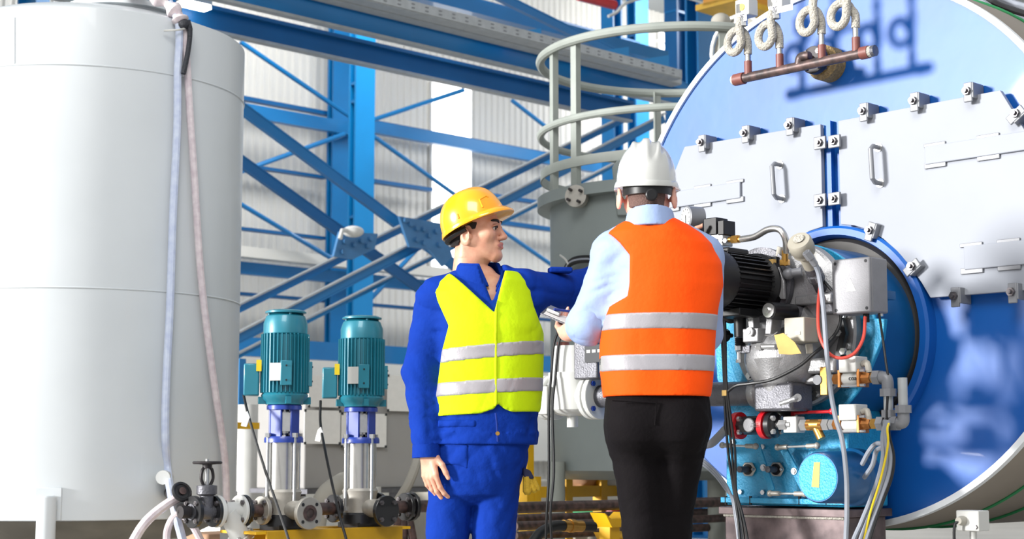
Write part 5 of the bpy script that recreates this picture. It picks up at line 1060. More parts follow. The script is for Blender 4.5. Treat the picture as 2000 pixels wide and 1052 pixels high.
def helmet(parent, c, fw, up, a, b, h, m_, peak=.05, ridge=None, name='hard_hat'):
    fw = Vector(fw).normalized(); up = Vector(up); up = (up - fw * up.dot(fw)).normalized(); rt = fw.cross(up); c = Vector(c); nph, nt = 96, 26; mb = MB(); vs = []; fs = []
    def pos(ph, t, off=0.0):                                 # t: 0 rim .. 1 top
        th = t * math.pi / 2; cr = max(math.cos(th), 0) ** .82; sr = math.sin(th) ** .92; x = a * math.sin(ph) * cr; y = b * math.cos(ph) * cr
        r_ = 1 + (ridge(x, y, t) if ridge else 0) + off; return c + (rt * x + fw * y) * r_ + up * (h * sr * r_)
    rings = []
    def ringv(fn): o = len(vs); vs.extend(fn(2 * math.pi * i / nph) for i in range(nph)); rings.append(o)
    def lip(ph):
        f = max(0.0, math.cos(ph)); w = .007 + peak * max(0, (f - .25) / .75) ** .8; e = rt * math.sin(ph) + fw * math.cos(ph); return e, w
    ringv(lambda ph: pos(ph, 0, -.05) - up * .004)
    ringv(lambda ph: pos(ph, 0) + lip(ph)[0] * lip(ph)[1] - up * (.006 + lip(ph)[1] * .28))
    ringv(lambda ph: pos(ph, 0) + lip(ph)[0] * (lip(ph)[1] + .001) - up * (.002 + lip(ph)[1] * .26))
    ringv(lambda ph: pos(ph, .03) + lip(ph)[0] * (lip(ph)[1] * .45) + up * .002)
    for i in range(nt): ringv(lambda ph, t=.04 + .955 * i / (nt - 1): pos(ph, t))
    for k_ in range(len(rings) - 1):
        for i in range(nph): j = (i + 1) % nph; fs.append((rings[k_] + i, rings[k_] + j, rings[k_ + 1] + j, rings[k_ + 1] + i))
    fs.append(tuple(rings[-1] + i for i in range(nph))); fs.append(tuple(reversed([rings[0] + i for i in range(nph)])))
    o = mb.add(vs, fs).build(name, m_, parent, ang=60); return o, pos, rt, fw, up

# ================================================================ worker in blue with yellow vest and helmet
Y1 = 5.8; k1 = Y1 / F_PX
def Q1(px, py, dy=0.0): return P(px, py, Y1 + dy)
feet1 = Vector((X_of(925, Y1), Y1, 0))
man1 = thing('person', feet1, 'worker in blue coverall, yellow vest and yellow hard hat, one arm raised', 'person')
HC1 = Q1(930, 453, .02); FW1 = Vector((.965, -.26, .05)); UP1 = Vector((-.10, .0, 1))
sh_r, el_r, wr_r = Q1(850, 592, .04), Q1(822, 722, .02), Q1(834, 868, -.06)
sh_l, el_l, wr_l = Q1(1022, 566, .0), Q1(1128, 566, .2), Q1(1290, 482, .22)
hd1 = Q1(835, 884, -.07)
xs = axis_arr(X_of(770, Y1), X_of(1380, Y1) + .02, .011, ((HC1.x - .13, HC1.x + .13, .0032), (hd1.x - .05, hd1.x + .08, .0032), (wr_l.x - .02, wr_l.x + .2, .004)))
ys = axis_arr(Y1 - .25, Y1 + .36, .011, ((HC1.y - .10, HC1.y + .10, .0032), (hd1.y - .06, hd1.y + .06, .0032), (wr_l.y - .06, wr_l.y + .06, .004)))
zs = axis_arr(-.02, HC1.z + .15, .014, ((HC1.z - .13, HC1.z + .14, .0032), (hd1.z - .17, hd1.z + .04, .0034), (wr_l.z - .05, wr_l.z + .12, .004)))
F1 = Field(xs, ys, zs)
T1 = Torso(Y1, [(528, 905, 980, .07, .03), (545, 872, 1008, .095, .02), (575, 850, 1036, .115, .01), (640, 858, 1048, .122, 0), (720, 862, 1050, .122, 0), (800, 856, 1048, .122, .0), (868, 846, 1044, .125, .01)])
LG1 = [(Q1(890, 880), Q1(874, 1040), Vector((X_of(872, Y1), Y1 + .03, .09))), (Q1(976, 880), Q1(964, 1040), Vector((X_of(964, Y1), Y1 + .03, .09)))]
sl, g = F1.blk((-9, -9, T1.z0), (9, 9, T1.z1)); F1.put(sl, T1.d(g, -.03, False), .0)
for a_, b_, r0, r1 in ((sh_r, el_r, .045, .038), (el_r, wr_r, .036, .026), (wr_r, hd1, .026, .026), (sh_l, el_l, .045, .038), (el_l, wr_l, .036, .026)): F1.cap(a_, b_, r0, r1, .03)
for a_, b_, c_ in LG1: F1.cap(a_, b_, .07, .055, .03); F1.cap(b_, c_, .055, .035, .02); F1.cap(c_ - UP * .04, c_ - UP * .055 - Vector((0, .15, 0)), .035, .028, .02)
LH1, *_ = head(F1, HC1, FW1, UP1)
hand(F1, hd1, Vector((.12, -.12, -1)), Vector((.62, .62, 0)), 1, (.30, .34, .38, .42), .98)
hand(F1, wr_l + Vector((.02, 0, .01)), Q1(1361, 449, .2) - wr_l, Vector((0, .3, -1)), 1, (.02, 1.2, 1.25, 1.3), 1.0)
b1 = F1.mesh('body', 'skin', man1)
b1['label'] = 'bare head, neck and hands'
b1.data.materials.append(MATS['lip'])
def lips(o, L, s=.93):
    c0 = Vector(L(0, .097, -.062)) - Vector(o['o']); r_ = .030 * s; fwv = (Vector(L(0, 1, 0)) - Vector(L(0, 0, 0))).normalized(); upv = (Vector(L(0, 0, 1)) - Vector(L(0, 0, 0))).normalized(); me = o.data
    for p in me.polygons:
        d = p.center - c0
        if d.length < r_ and abs(d.dot(upv) + .0) < .0115 * s * (1 - (d.length / r_) ** 2 * .7) and d.dot(fwv) > -.012: p.material_index = 1
lips(b1, LH1)
def face_bits(L, man, m_brow='hair'):
    for x in (-1, 1):
        MB().tube(bez([L(.012 * x, .094, .026), L(.026 * x, .0945, .034), L(.042 * x, .083, .034), L(.053 * x, .068, .027)], 4), [.0035] + [.0052] * 8 + [.0045, .004, .003, .002], 8).build('eyebrow', m_brow, man)
        ey = MB().sphere(L(.032 * x, .0795, .006), .0112, 16, 10).build('eye', 'eye_white', man); d_ = Vector(L(.035 * x, .0955, .005)); MB().sphere(Vector(L(.0335 * x, .0850, .0045)), .0072, 12, 8).build('iris', 'iris', ey)
        MB().tube(bez([L(.018 * x, .0905, .0075), L(.032 * x, .0945, .0125), L(.048 * x, .083, .0075)], 4), .0022, 6).build('eyelash', 'hair', ey)
        MB().tube(bez([L(.018 * x, .0905, .0095), L(.032 * x, .0935, .0155), L(.049 * x, .081, .0105)], 4), .0034, 6).build('upper_lid', 'skin', ey)
face_bits(LH1, man1)
def hair_cap(man, L, c, fw, up, m_, s=.93, low=-.045, front=.05, grow=.005, nm='hair'):
    fw = Vector(fw).normalized(); up = Vector(up); up = (up - fw * up.dot(fw)).normalized(); rt = fw.cross(up); c = Vector(c)
    f = Field(*[axis_arr(c[i] - .13, c[i] + .14, .0036) for i in range(3)]); G = f.all(); q = [np.asarray(sum((G[i] - c[i]) * v[i] for i in range(3))) / s for v in (rt, fw, up)]
    d = (np.sqrt((q[0] / (.077 + grow)) ** 2 + ((q[1] + .015) / (.098 + grow)) ** 2 + ((q[2] - .045) / .095) ** 2) - 1) * .08
    d2 = np.sqrt((q[0] / (.062 + grow)) ** 2 + ((q[1] + .02) / (.078 + grow)) ** 2) * .07 - .07; d = np.minimum(d, np.maximum(d2, np.maximum(q[2] - .05, low - q[2])))
    lim = np.interp(q[1], [-.06, -.047, -.036, -.004, .004, .020, .026, .05], [low, -.03, .018, .018, .002, .004, .03, .09]); hl = lim - q[2]; f.D = (np.maximum(np.maximum(d, hl), q[2] - .03) * s).astype(np.float32)
    return f.mesh(nm, m_, man, 2)
hair_cap(man1, LH1, HC1, FW1, UP1, 'hair', front=.06, low=-.052)
# jacket
xs = axis_arr(X_of(760, Y1), X_of(1310, Y1), .0062); ys = axis_arr(Y1 - .22, Y1 + .36, .0062); zs = axis_arr(Q1(0, 905).z, Q1(0, 500).z, .0062)
J = Field(xs, ys, zs); G = J.all(); J.D = T1.d(G, .002)
J.cap(sh_r, el_r, .069, .060, .045); J.cap(el_r, wr_r - UP * .01, .060, .045, .03); J.cap(Q1(905, 552, .02), Q1(858, 575, .01), .05, .058, .05)
J.cap(sh_l + Vector((.02, .02, -.012)), el_l, .074, .062, .04); J.cap(el_l, wr_l, .062, .045, .03); J.cap(Q1(985, 548, .02), Q1(1022, 556, .01), .048, .052, .04)
hem = np.maximum(T1.d(G, .006), np.abs(G[2] - Q1(0, 856).z) - .022); J.D = np.minimum(J.D, hem)
J.D += (.006 * waves(G, 3, 40, 8, (1, 1, 2.2)) + .012 * crease(G, 5, 34, (1, 1, 1.8)) + .006 * crease(G, 6, 60, (1, 1, 2))).astype(np.float32)
za = Q1(0, 885).z; J.D = np.maximum(J.D, np.where(G[0] > X_of(848, Y1), Q1(0, 868).z - G[2], za - G[2]).astype(np.float32))
J.cap(HC1 - UP * .05, HC1 - UP * .3, .064, .064, .01, 's'); J.ell(Q1(952, 528, -.03), (.060, .11, .050), None, .01, 's')
zt_, zb_ = Q1(0, 545).z, Q1(0, 596).z; t_v = np.clip((G[2] - zb_) / (zt_ - zb_), -1, 1.6); J.D = np.maximum(J.D, np.where(G[1] < Y1 - .02, t_v * .036 - np.abs(G[0] - X_of(962, Y1)), -1)).astype(np.float32)
jk = J.mesh('jacket', 'cloth_blue', man1, 2)
MB().lathe([(0, .052), (.045, .050)], wr_r - UP * .045 + Vector((0, -.005, 0)), UP + Vector((-.03, .03, 0)), 28).build('cuff', 'cloth_blue', jk)
MB().lathe([(0, .008), (.004, .007)], Q1(972, 846, -.139), Vector((0, -1, 0)), 16).build('button', 'brass', jk)
MB().box(Q1(1094, 534, .07) + UP * .012, (.085, .05, .02), (Vector((.98, .17, 0)).normalized(), Vector((-.17, .98, 0)).normalized(), UP)).build('pen_pocket', 'cloth_blue', jk, bevel=.006)
MB().tube([Q1(968, 806, -.137), Q1(970, 825, -.139), Q1(972, 862, -.139)], .003, 6).build('placket_seam', 'cloth_blue_seam', jk)
f = Field(xs, ys, zs); f.D = np.maximum(np.maximum(np.maximum(J.D - .004, np.abs(G[0] - X_of(895, Y1)) - .068), np.abs(G[2] - Q1(0, 828).z) - .014), G[1] - Y1 + .06).astype(np.float32); f.mesh('pocket_flap', 'cloth_blue', jk, 2)
# collar: shell of an elliptical cone around the neck
def collar(man, c, z0, z1, a0, b0, a1, b1, Yc, m_, notch=None, back=0.0, th=.0055, nm='collar', lean=0.0, res=.0042):
    f = Field(axis_arr(c.x - .14, c.x + .14, res), axis_arr(Yc - .14, Yc + .14, res), axis_arr(z0 - .03, z1 + .04, res)); X, Yg, Z = f.all(); t = np.clip((Z - z0) / (z1 - z0), -.3, 1.3)
    a = a0 + (a1 - a0) * t; b = b0 + (b1 - b0) * t; q = np.sqrt(((X - c.x - lean * t) / a) ** 2 + ((Yg - Yc) / b) ** 2); d = np.abs((q - 1) * np.minimum(a, b)) - th
    top = z1 + back * (Yg - Yc) / b0; d = np.maximum(d, np.maximum(Z - top, z0 + back * .3 * (Yg - Yc) / b0 - Z))
    if notch is not None: d = np.maximum(d, notch(X, Yg, Z, t))
    f.D = d.astype(np.float32); return f.mesh(nm, m_, man, 2)
nc = Q1(940, 540, .015)
def notch1(X, Yg, Z, t): w = .012 + .040 * t; cx = X_of(962, Y1); return np.where(Yg < nc.y, w - np.abs(X - cx), -1)
collar(man1, nc, Q1(0, 562).z, Q1(0, 512).z, .098, .088, .066, .072, nc.y - .005, 'cloth_blue', notch1, .014, .007, lean=-.008)
collar(man1, nc, Q1(0, 572).z, Q1(0, 514).z, .112, .104, .071, .077, nc.y - .008, 'cloth_blue', lambda X, Yg, Z, t: np.where(Yg < nc.y, .018 + .03 * t - np.abs(X - X_of(958, Y1)), -1), .02, .005, 'collar_flap', lean=-.008)
# trousers
xs = axis_arr(X_of(800, Y1), X_of(1075, Y1), .0066); ys = axis_arr(Y1 - .2, Y1 + .22, .0066); zs = axis_arr(.08, Q1(0, 846).z, .0066)
R_ = Field(xs, ys, zs); G = R_.all()
HP1 = Torso(Y1, [(846, 850, 1038, .118, .01), (900, 846, 1030, .125, .012), (940, 846, 1016, .12, .012), (965, 850, 1004, .11, .012), (985, 870, 992, .06, .012)])
R_.D = HP1.d(G)
for (a_, b_, c_), w_ in zip(LG1, (.090, .084)): R_.cap(a_, b_, w_, .075, .006); R_.cap(b_, c_, .075, .072, .006)
R_.D += (.005 * waves(G, 11, 40, 8, (1, 1, 1.7)) + .010 * crease(G, 12, 36, (1.4, 1, 1)) + .005 * crease(G, 13, 60)).astype(np.float32); R_.D = np.maximum(R_.D, np.maximum(.10 - G[2], G[2] - Q1(0, 850).z)).astype(np.float32)
tr = R_.mesh('trousers', 'cloth_blue', man1, 2)
f = Field(xs, ys, zs); f.D = np.maximum(np.maximum(np.maximum(R_.D - .004, np.abs(G[0] - X_of(884, Y1)) - .058), np.abs(G[2] - Q1(0, 884).z + .4 * np.clip(G[0] - X_of(896, Y1), 0, 1)) - .042), G[1] - Y1 + .05).astype(np.float32); f.mesh('hip_pocket', 'cloth_blue', tr, 2)
for a_, b_, c_ in LG1:
    f = Field(axis_arr(c_.x - .09, c_.x + .09, .007), axis_arr(c_.y - .28, c_.y + .12, .007), axis_arr(-.01, .22, .007)); f.cap(c_ + Vector((0, .0, .1)), c_ - UP * .03, .055, .052, .02); f.cap(c_ - UP * .045, c_ - UP * .05 - Vector((0, .16, 0)), .05, .042, .03)
    f.D = np.maximum(f.D, -f.all()[2]).astype(np.float32); f.mesh('boot', 'boot', man1)
# vest
xs = axis_arr(X_of(830, Y1), X_of(1078, Y1), .0055); ys = axis_arr(Y1 - .18, Y1 + .2, .0055); zs = axis_arr(Q1(0, 822).z, Q1(0, 515).z, .0055)
def vest_field(T, Yc, G, lt, rt_, bot, grow, neck=None, vcut=None, wob=None):
    X, Yg, Z = G; d = T.d(G, grow, False)
    if wob is not None: d = d + wob
    d = np.maximum(d, Z - T.z1)
    zl = Z[0, 0]; d = np.maximum(d, np.maximum(tab(Yc, lt, 1)(zl) - X, X - tab(Yc, rt_, 1)(zl))); d = np.maximum(d, bot(X) - Z)
    if neck is not None: d = np.maximum(d, neck(X, Yg, Z))
    if vcut is not None: d = np.maximum(d, vcut(X, Yg, Z))
    return d.astype(np.float32)
lt = [(y, X_of(x, Y1)) for y, x in ((515, 866), (545, 857), (568, 849), (590, 855), (640, 878), (690, 864), (760, 855), (830, 845))]
rt_ = [(y, X_of(x, Y1)) for y, x in ((515, 1015), (535, 1026), (560, 1034), (600, 1042), (650, 1062), (700, 1062), (760, 1060), (830, 1052))]
Tv1 = Torso(Y1, [(532, 880, 1014, .098, .015), (538, 872, 1024, .108, .015), (552, 856, 1036, .122, .01), (575, 842, 1046, .13, .01), (640, 852, 1060, .132, 0), (720, 856, 1060, .132, 0), (800, 850, 1056, .132, 0), (830, 846, 1054, .132, .0)])
bot1 = lambda X: np.interp(X, [X_of(845, Y1), X_of(940, Y1), X_of(966, Y1), X_of(973, Y1), X_of(985, Y1), X_of(1000, Y1), X_of(1055, Y1)], [Q1(0, y).z for y in (814, 809, 800, 790, 800, 806, 804)])
def neck1(X, Yg, Z): return .078 - np.sqrt((X - X_of(945, Y1)) ** 2 + (Yg - Y1 - .015) ** 2)
def vcut1(X, Yg, Z): zt, zb = Q1(0, 540).z, Q1(0, 616).z; t = np.clip((Z - zb) / (zt - zb), -1, 1.4); return np.where(Yg < Y1, np.minimum(np.minimum(X - (X_of(966, Y1) - t * .150), (X_of(966, Y1) + t * .034) - X), (Z - zb)), -1)
V = Field(xs, ys, zs); G = V.all(); wob = .0034 * waves(G, 21, 28, 7, (1.5, 1, .7)) + .004 * crease(G, 22, 34, (1.2, 1, .9))
V.D = vest_field(Tv1, Y1, G, lt, rt_, bot1, .004, lambda *a: np.minimum(neck1(*a), a[2] - Q1(0, 560).z), vcut1, wob); vs1 = V.mesh('safety_vest', 'vest_yellow', man1, 1)
def stripe(y_l, y_r, xl, xr, hh, nm='reflective_stripe'):
    d = vest_field(Tv1, Y1, G, lt, rt_, bot1, .0075, None, None, wob); zc_ = np.interp(G[0], [X_of(xl, Y1), X_of(xr, Y1)], [Q1(0, y_l).z, Q1(0, y_r).z]); f = Field(xs, ys, zs); f.D = np.maximum(d, np.abs(G[2] - zc_) - hh).astype(np.float32); f.mesh(nm, 'reflective', vs1)
stripe(698, 680, 860, 1060, .0245); stripe(763, 751, 855, 1058, .0245)
f = Field(xs, ys, zs); zi = vest_field(Tv1, Y1, G, lt, rt_, bot1, .0095, None, vcut1, wob); f.D = np.maximum(np.maximum(zi, np.abs(G[0] - X_of(969, Y1)) - .0055), G[1] - Y1).astype(np.float32); f.mesh('front_seam', 'vest_yellow', vs1)
# helmet
hc1 = HC1 + Vector((-.006, .0, .028)); hf = Vector((.90, -.245, .40)); hu = Vector((-.34, .06, .94))
def ridge1(x, y, t): return .03 * math.exp(-(x / .022) ** 2) * min(1, max(0, (t - .25) / .3)) + .012 * math.exp(-((abs(x) - .055) / .012) ** 2) * min(1, max(0, (t - .35) / .2))
hm1, pos1, *_ = helmet(man1, hc1, hf, hu, .106, .122, .130, 'helmet_yellow', .022, ridge1)
for ph in (-2.62, -2.25, -1.9):
    p0, p1 = pos1(ph - .09, .80, .004), pos1(ph + .09, .80, .004); MB().tube([p0, p1], .0035, 8).build('vent_slot', 'dark_iron', hm1)
MB().tube([pos1(p_, t_, .004) for p_, t_ in ((.95, .10), (.92, .26), (.62, .30), (.55, .27))], .0035, 8).build('badge_frame', 'helmet_yellow', hm1)
MB().tube([pos1(1.75, .09, .003), pos1(1.75, .17, .003)], .003, 8).build('side_slot', 'orange_crane', hm1)
sb = MB(); hfn = Vector(hf).normalized(); hun = Vector(hu); hun = (hun - hfn * hun.dot(hfn)).normalized(); hrt = hfn.cross(hun)
MB().tube([hc1 + (hrt * math.cos(t) * .082 + hfn * (math.sin(t) * .104 - .012)) - hun * .018 for t in np.linspace(math.pi * 1.02, math.pi * 1.98, 16)], .011, 8).build('headband', 'black_plastic', hm1)
# glove hanging from the back pocket
gl = thing('work_glove', Q1(1038, 930, .03), 'navy and yellow work glove hanging from the hip pocket', 'glove')
MB().prism([Q1(x, y, -.03) for x, y in ((1020, 912), (1036, 918), (1044, 934), (1030, 936), (1022, 930))], Vector((0, .03, 0))).build('cuff', 'glove_navy', gl, bevel=.006)
for pts, w_ in (([(1030, 930), (1030, 952), (1030, 966)], .016), ([(1036, 932), (1040, 950), (1046, 962)], .010), ([(1041, 932), (1047, 946), (1053, 958)], .009)): MB().tube(bez([Q1(x, y, -.015) for x, y in pts], 4), [w_] * 7 + [w_ * .8, w_ * .5], 10).build('finger', 'glove_yellow', gl)

# ================================================================ worker in white shirt with orange vest and white helmet
Y2 = 5.2; k2 = Y2 / F_PX
def Q2m(px, py, dy=0.0): return P(px, py, Y2 + dy)
man2 = thing('person', Vector((X_of(1285, Y2), Y2, 0)), 'worker seen from behind in orange vest, black trousers and white hard hat', 'person')
HC2 = Q2m(1263, 374, .0); FW2 = Vector((.10, 1, .02)); UP2 = Vector((.0, -.04, 1))
s_l, e_l, w_l = Q2m(1200, 506, .0), Q2m(1146, 634, .04), Q2m(1108, 648, .21)
s_r, e_r, w_r = Q2m(1376, 516, .02), Q2m(1376, 650, .06), Q2m(1260, 660, .30)
hw2 = w_l + Vector((-.002, .03, .0))
xs = axis_arr(X_of(1070, Y2), X_of(1430, Y2), .011, ((HC2.x - .11, HC2.x + .11, .0034), (w_l.x - .06, w_l.x + .07, .0036)))
ys = axis_arr(Y2 - .24, Y2 + .52, .011, ((HC2.y - .12, HC2.y + .13, .0036), (w_l.y - .04, w_l.y + .2, .0036)))
zs = axis_arr(-.02, HC2.z + .15, .014, ((HC2.z - .13, HC2.z + .14, .0034), (w_l.z - .07, w_l.z + .08, .0036)))
F2 = Field(xs, ys, zs)
T2 = Torso(Y2, [(428, 1240, 1312, .07, 0), (446, 1212, 1345, .10, 0), (480, 1190, 1386, .125, 0), (540, 1192, 1402, .132, 0), (600, 1190, 1398, .13, 0), (700, 1180, 1388, .125, 0), (770, 1184, 1382, .128, 0)])
LG2 = [(Q2m(1238, 830), Q2m(1258, 1040, .0), Vector((X_of(1266, Y2), Y2 + .0, .09))), (Q2m(1330, 830), Q2m(1308, 1040, .05), Vector((X_of(1306, Y2), Y2 + .06, .09)))]
sl, g = F2.blk((-9, -9, T2.z0), (9, 9, T2.z1)); F2.put(sl, T2.d(g, -.03, False), 0)
for a_, b_, r0, r1 in ((s_l, e_l, .045, .040), (e_l, w_l, .042, .029), (s_r, e_r, .045, .04), (e_r, w_r, .04, .028)): F2.cap(a_, b_, r0, r1, .03)
F2.cap(Q2m(1282, 780), Q2m(1282, 800), .12, .11, .05)
for a_, b_, c_ in LG2: F2.cap(a_, b_, .065, .05, .04); F2.cap(b_, c_, .05, .032, .02); F2.cap(c_ - UP * .04, c_ - UP * .055 + Vector((0, .15, 0)), .035, .028, .02)
LH2, *_ = head(F2, HC2, FW2, UP2, .98, .008)
hand(F2, hw2, Vector((-.02, .9, .22)), Vector((.35, 0, .9)), 1, (.45, .5, .55, .6), .95, thumb=1.2)
hand(F2, w_r + Vector((-.02, .02, 0)), Vector((-.6, .7, .1)), Vector((-.2, .1, -.9)), 1, (.6, .65, .7, .75), .95)
b2 = F2.mesh('body', 'skin_light', man2); b2['label'] = 'bare head, neck and forearms'
face_bits(LH2, man2)
hair_cap(man2, LH2, HC2, FW2, UP2, 'hair_stubble', .98, low=-.062, front=.04, grow=.0035)
# shirt
xs = axis_arr(X_of(1075, Y2), X_of(1428, Y2), .006); ys = axis_arr(Y2 - .2, Y2 + .36, .006); zs = axis_arr(Q2m(0, 790).z, Q2m(0, 420).z, .006)
Sh = Field(xs, ys, zs); G = Sh.all(); Sh.D = T2.d(G, .0)
cuffL = e_l.lerp(w_l, .22); cuffR = e_r.lerp(w_r, .9)
Sh.cap(s_l, e_l, .068, .060, .04); Sh.cap(e_l, cuffL, .060, .056, .02); Sh.cap(Q2m(1235, 460), Q2m(1196, 490), .045, .06, .04); Sh.cap(s_r, e_r, .060, .056, .04); Sh.cap(e_r, cuffR, .056, .04, .02); Sh.cap(Q2m(1330, 462), Q2m(1376, 492), .045, .055, .04)
ca = np.array(cuffL); cd = np.array((w_l - e_l).normalized()); Sh.D = np.where((G[0] < X_of(1175, Y2)) & (G[2] < Q2m(0, 560).z), np.maximum(Sh.D, (G[0] - ca[0]) * cd[0] + (G[1] - ca[1]) * cd[1] + (G[2] - ca[2]) * cd[2]), Sh.D)
am = np.clip((X_of(1235, Y2) - G[0]) * 12, 0, 1); Sh.D += ((.0022 + .0045 * am) * waves(G, 31, 55, 8, (1.4, 1, 1.6)) + (.002 + .007 * am) * crease(G, 32, 48, (1.3, 1, 1.3))).astype(np.float32); Sh.cap(HC2 - UP * .08, HC2 - UP * .3, .064, .064, .01, 's')
shirt = Sh.mesh('shirt', 'shirt', man2, 2)
f = Field(axis_arr(cuffL.x - .1, cuffL.x + .1, .005), axis_arr(cuffL.y - .12, cuffL.y + .1, .005), axis_arr(cuffL.z - .1, cuffL.z + .1, .005)); f.cap(cuffL - Vector(cd) * .055, cuffL - Vector(cd) * .012, .0635, .0615, .005); f.D += (.003 * waves(f.all(), 41, 90, 7)).astype(np.float32); f.mesh('rolled_cuff', 'shirt', shirt, 2)
n2 = Q2m(1270, 430, -.045)
collar(man2, n2, Q2m(0, 452).z, Q2m(0, 418).z, .080, .082, .067, .072, n2.y, 'shirt', lambda X, Yg, Z, t: np.where(Yg > n2.y, .012 + .03 * t - np.abs(X - n2.x), -1), -.016, .006)
# trousers
xs = axis_arr(X_of(1160, Y2), X_of(1410, Y2), .0066); ys = axis_arr(Y2 - .2, Y2 + .22, .0066); zs = axis_arr(.08, Q2m(0, 755).z, .0066)
R_ = Field(xs, ys, zs); G = R_.all(); HP2 = Torso(Y2, [(755, 1188, 1378, .118, 0), (790, 1182, 1384, .125, 0), (830, 1184, 1382, .132, 0), (862, 1187, 1372, .12, 0), (885, 1200, 1360, .06, 0)], 2.4); R_.D = HP2.d(G)
for (a_, b_, c_), w_ in zip(LG2, (.088, .086)): R_.cap(a_, b_, w_, .062, .03); R_.cap(b_, c_, .062, .058, .03)
for px in (1238, 1330): R_.ell(Q2m(px, 828, -.075), (.075, .06, .085), None, .04)
R_.D += (.0032 * waves(G, 51, 38, 8, (1, 1, 1.6)) + .006 * crease(G, 52, 42, (1, 1, 1.8))).astype(np.float32); R_.D = np.maximum(R_.D, np.maximum(.09 - G[2], G[2] - Q2m(0, 760).z)).astype(np.float32)
tr2 = R_.mesh('trousers', 'trouser_black', man2, 2)
MB().tube([Q2m(1196, 782, -.137), Q2m(1282, 786, -.136), Q2m(1279, 830, -.14)], .0022, 6).build('back_pocket_seam', 'trouser_black', tr2)
for a_, b_, c_ in LG2:
    f = Field(axis_arr(c_.x - .09, c_.x + .09, .007), axis_arr(c_.y - .12, c_.y + .28, .007), axis_arr(-.01, .22, .007)); f.cap(c_ + Vector((0, .0, .1)), c_ - UP * .03, .048, .048, .02); f.cap(c_ - UP * .045, c_ - UP * .05 + Vector((0, .16, 0)), .046, .038, .03)
    f.D = np.maximum(f.D, -f.all()[2]).astype(np.float32); f.mesh('shoe', 'boot', man2)
# vest
xs = axis_arr(X_of(1160, Y2), X_of(1425, Y2), .0052); ys = axis_arr(Y2 - .2, Y2 + .2, .0052); zs = axis_arr(Q2m(0, 784).z, Q2m(0, 415).z, .0052)
lt2 = [(y, X_of(x, Y2)) for y, x in ((415, 1225), (436, 1212), (458, 1188), (480, 1208), (506, 1227), (560, 1226), (585, 1222), (602, 1189), (625, 1180), (660, 1172), (720, 1172), (784, 1180))]
rt2 = [(y, X_of(x, Y2)) for y, x in ((415, 1325), (436, 1345), (470, 1392), (510, 1409), (560, 1412), (600, 1402), (650, 1396), (720, 1392), (784, 1384))]
Tv2 = Torso(Y2, [(430, 1232, 1322, .095, 0), (442, 1208, 1348, .112, 0), (458, 1188, 1372, .128, 0), (480, 1180, 1394, .138, 0), (520, 1178, 1410, .144, 0), (560, 1178, 1412, .146, 0), (620, 1176, 1402, .142, 0), (700, 1170, 1394, .14, 0), (784, 1176, 1386, .142, 0)])
V = Field(xs, ys, zs); G = V.all(); wob = .0045 * waves(G, 61, 24, 7, (1.8, 1, .4)) + .004 * crease(G, 62, 30, (1.6, 1, .5))
V.D = vest_field(Tv2, Y2, G, lt2, rt2, lambda X: X * 0 + Q2m(0, 775).z, .003, lambda X, Yg, Z: np.minimum(.074 - np.sqrt((X - n2.x) ** 2 + (Yg - n2.y) ** 2), Z - Q2m(0, 450).z), None, wob); vs2 = V.mesh('safety_vest', 'vest_orange', man2, 1)
for yl, yr in ((633, 632), (712, 711)):
    d = vest_field(Tv2, Y2, G, lt2, rt2, lambda X: X * 0 + Q2m(0, 775).z, .006, None, None, wob); zc_ = np.interp(G[0], [X_of(1175, Y2), X_of(1400, Y2)], [Q2m(0, yl).z, Q2m(0, yr).z]); f = Field(xs, ys, zs); f.D = np.maximum(d, np.abs(G[2] - zc_) - .0255).astype(np.float32); f.mesh('reflective_stripe', 'reflective', vs2)
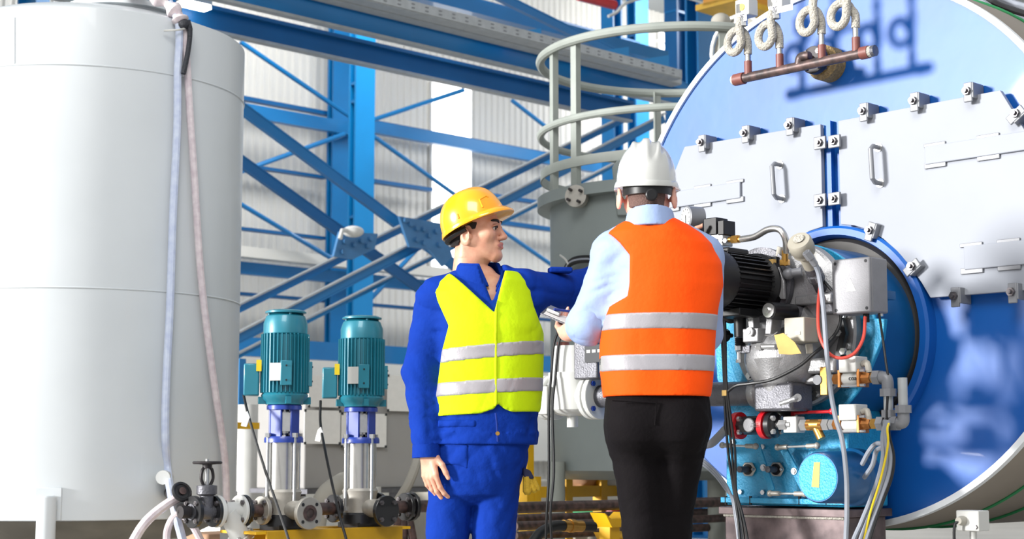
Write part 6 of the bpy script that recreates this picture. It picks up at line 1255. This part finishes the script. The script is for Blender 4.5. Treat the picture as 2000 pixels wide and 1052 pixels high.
# helmet
def ridge2(x, y, t): b_ = min(1, max(0, (t - .30) / .22)); return b_ * (.085 * math.exp(-(x / .014) ** 4) + .070 * math.exp(-((abs(x) - .040) / .009) ** 2))
hm2, pos2, *_ = helmet(man2, HC2 + Vector((0, .004, .020)), Vector((.10, 1, .10)), Vector((.0, -.08, 1)), .097, .122, .142, 'helmet_white', .045, ridge2)
hb = HC2 + Vector((0, .0, .0)); MB().tube([hb + Vector((.083 * math.cos(t), .104 * math.sin(t) - .008, .004)) for t in np.linspace(math.pi * 1.12, math.pi * 1.88, 16)], .004, 6).build('band_edge', 'black_plastic', hm2)
bd = MB(); o1 = [hb + Vector((.084 * math.cos(t), .106 * math.sin(t) - .008, 0)) for t in np.linspace(math.pi * 1.10, math.pi * 1.90, 20)]
nn = len(o1); bd.add([p + UP * .016 for p in o1] + [p - UP * .022 for p in o1] + [p * 1.0 + UP * .016 + Vector((0, .004, 0)) for p in o1] + [p - UP * .022 + Vector((0, .004, 0)) for p in o1], [(i, i + 1, nn + i + 1, nn + i) for i in range(nn - 1)] + [(2 * nn + i, 3 * nn + i, 3 * nn + i + 1, 2 * nn + i + 1) for i in range(nn - 1)] + [(i, 2 * nn + i, 2 * nn + i + 1, i + 1) for i in range(nn - 1)] + [(nn + i, nn + i + 1, 3 * nn + i + 1, 3 * nn + i) for i in range(nn - 1)])
bd.build('headband', 'black_plastic', hm2); MB().lathe([(0, .019), (.014, .019), (.017, .015)], Q2m(1272, 381, -.114), Vector((0, -1, 0)), 20).build('ratchet_knob', 'black_plastic', hm2)
# clipboard
ca_, cb_ = P(1056, 611, 5.44), P(1186, 666, 5.36); dv = Vector((.03, .20, .042)); ed = (cb_ - ca_)
cbd = thing('clipboard', (ca_ + cb_) / 2, 'dark clipboard with white paper held by the worker in the orange vest', 'clipboard'); nrm = ed.cross(dv).normalized()
if nrm.z < 0: nrm = -nrm
MB().prism([ca_, cb_, cb_ + dv, ca_ + dv], -nrm * .004).build('board', 'cast_alu_dark', cbd); MB().prism([ca_ + ed * .04 + dv * .05 + nrm * .002, cb_ - ed * .04 + dv * .05 + nrm * .002, cb_ - ed * .04 + dv * .96 + nrm * .002, ca_ + ed * .04 + dv * .96 + nrm * .002], -nrm * .0015).build('paper', 'paper', cbd)
MB().box(ca_ + ed * .14 + dv * .5 + nrm * .01, (.05, .09, .012), (ed.normalized(), dv.normalized(), nrm)).build('clip', 'bolt_bright', cbd, bevel=.003)
tag(MB().tube([ca_ + ed * .14 + dv * .3 + nrm * .02, ca_ + ed * .40 + dv * .55 + nrm * .03], .0045, 8).build('pen', 'pump_blue'), 'blue pen lying on the clipboard paper', 'pen')
